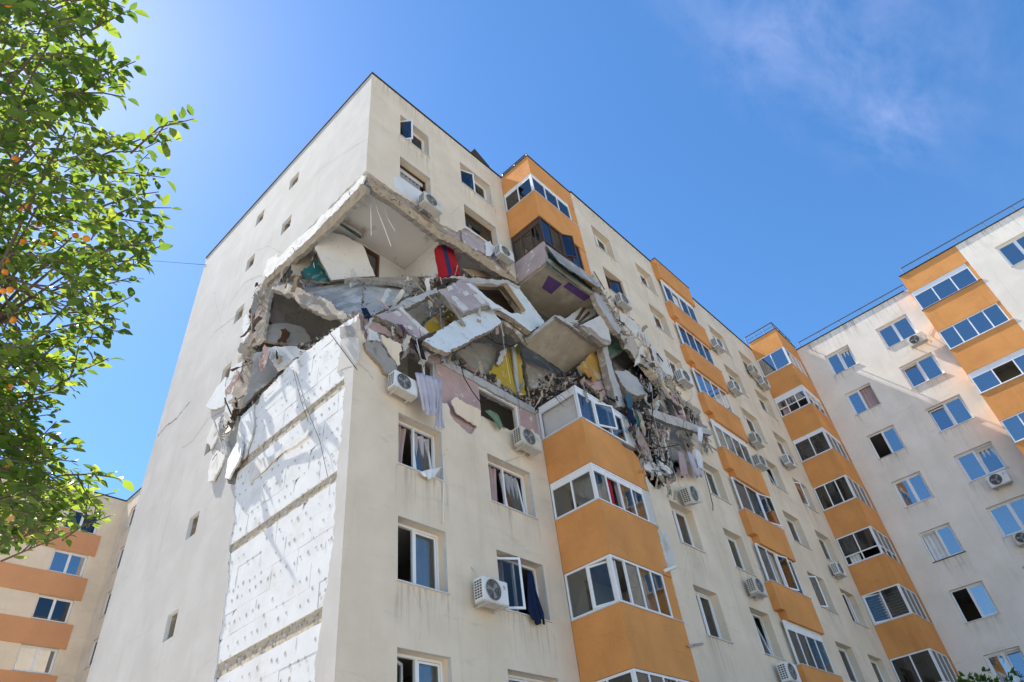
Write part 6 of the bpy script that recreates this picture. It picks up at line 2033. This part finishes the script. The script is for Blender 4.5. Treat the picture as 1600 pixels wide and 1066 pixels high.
vs = [(0, 0, 0.92)] + [(sin(pi * k / K) * cos(2 * pi * j / J), sin(pi * k / K) * sin(2 * pi * j / J), cos(pi * k / K) * (0.95 if k < 3 else 1)) for k in range(1, K) for j in range(J)] + [(0, 0, -1)]
fs = [(0, 1 + j, 1 + (j + 1) % J) for j in range(J)] + [(1 + (k - 1) * J + j, 1 + k * J + j, 1 + k * J + (j + 1) % J, 1 + (k - 1) * J + (j + 1) % J) for k in range(1, K - 1) for j in range(J)] + [(len(vs) - 1, 1 + (K - 2) * J + (j + 1) % J, 1 + (K - 2) * J + j) for j in range(J)]
fm_.add([tuple(q * 0.021 for q in v) for v in vs], fs)
FM = fm_.mesh('fruit', ['fruit'], True)
for (px, py) in ((9, 408), (45, 323), (32, 326), (118, 368), (135, 373), (70, 379), (37, 378), (8, 425), (5, 455), (16, 453), (109, 436), (34, 487), (54, 527), (11, 541), (38, 595), (13, 603), (28, 616), (13, 731), (24, 248), (12, 5), (60, 350), (85, 365), (20, 500)):
    o = link('fruit', FM, tree)
    o.location = far(px, py, RT_.uniform(3.6, 4.2))
    s_ = RT_.uniform(0.55, 0.85)
    o.scale = (s_, s_, s_)

# small tree whose top shows at the lower right edge
sh = empty('young_tree', (0, 0, 0))
tag(sh, 'dark green tree top just showing at the lower right edge', 'tree')
top = far(1520, 1074, 19)
m = MB()
m.tube([(top.x, top.y, 0), (top.x + 0.1, top.y, top.z * 0.5), (top.x, top.y, top.z - 0.4)], 0.12, 8, 0, 0.03)
obj('trunk', m, 'bark', sh)
m = MB()
tw = MB()
for k in range(900):
    a, q = RT_.uniform(0, 6.28), RT_.random() ** 0.5
    zz_ = RT_.uniform(0, 1)
    rad = 1.9 * sqrt(max(0.02, 1 - (2 * zz_ - 1) ** 2)) * q
    p = Vector((top.x + cos(a) * rad * 0.8, top.y + sin(a) * rad, top.z - 2.9 + zz_ * 3.0))
    if zz_ > 0.9 and RT_.random() < 0.4:
        p.z += RT_.uniform(0, 0.25)
    d = Vector((cos(a), sin(a), RT_.uniform(-0.3, 0.8)))
    for j in range(5):
        x = (d + Vector((RT_.uniform(-1, 1), RT_.uniform(-1, 1), RT_.uniform(-1, 1))) * 0.7).normalized()
        y = x.cross(Vector((RT_.uniform(-.5, .5), RT_.uniform(-.5, .5), 1))).normalized()
        M = Matrix((x, y, x.cross(y))).transposed()
        m.add([p + M @ (Vector(v) * 0.12) for v in LEAF[2][0].v], LEAF[2][0].f)
obj('crown', m, 'leaf_dark', sh, True)
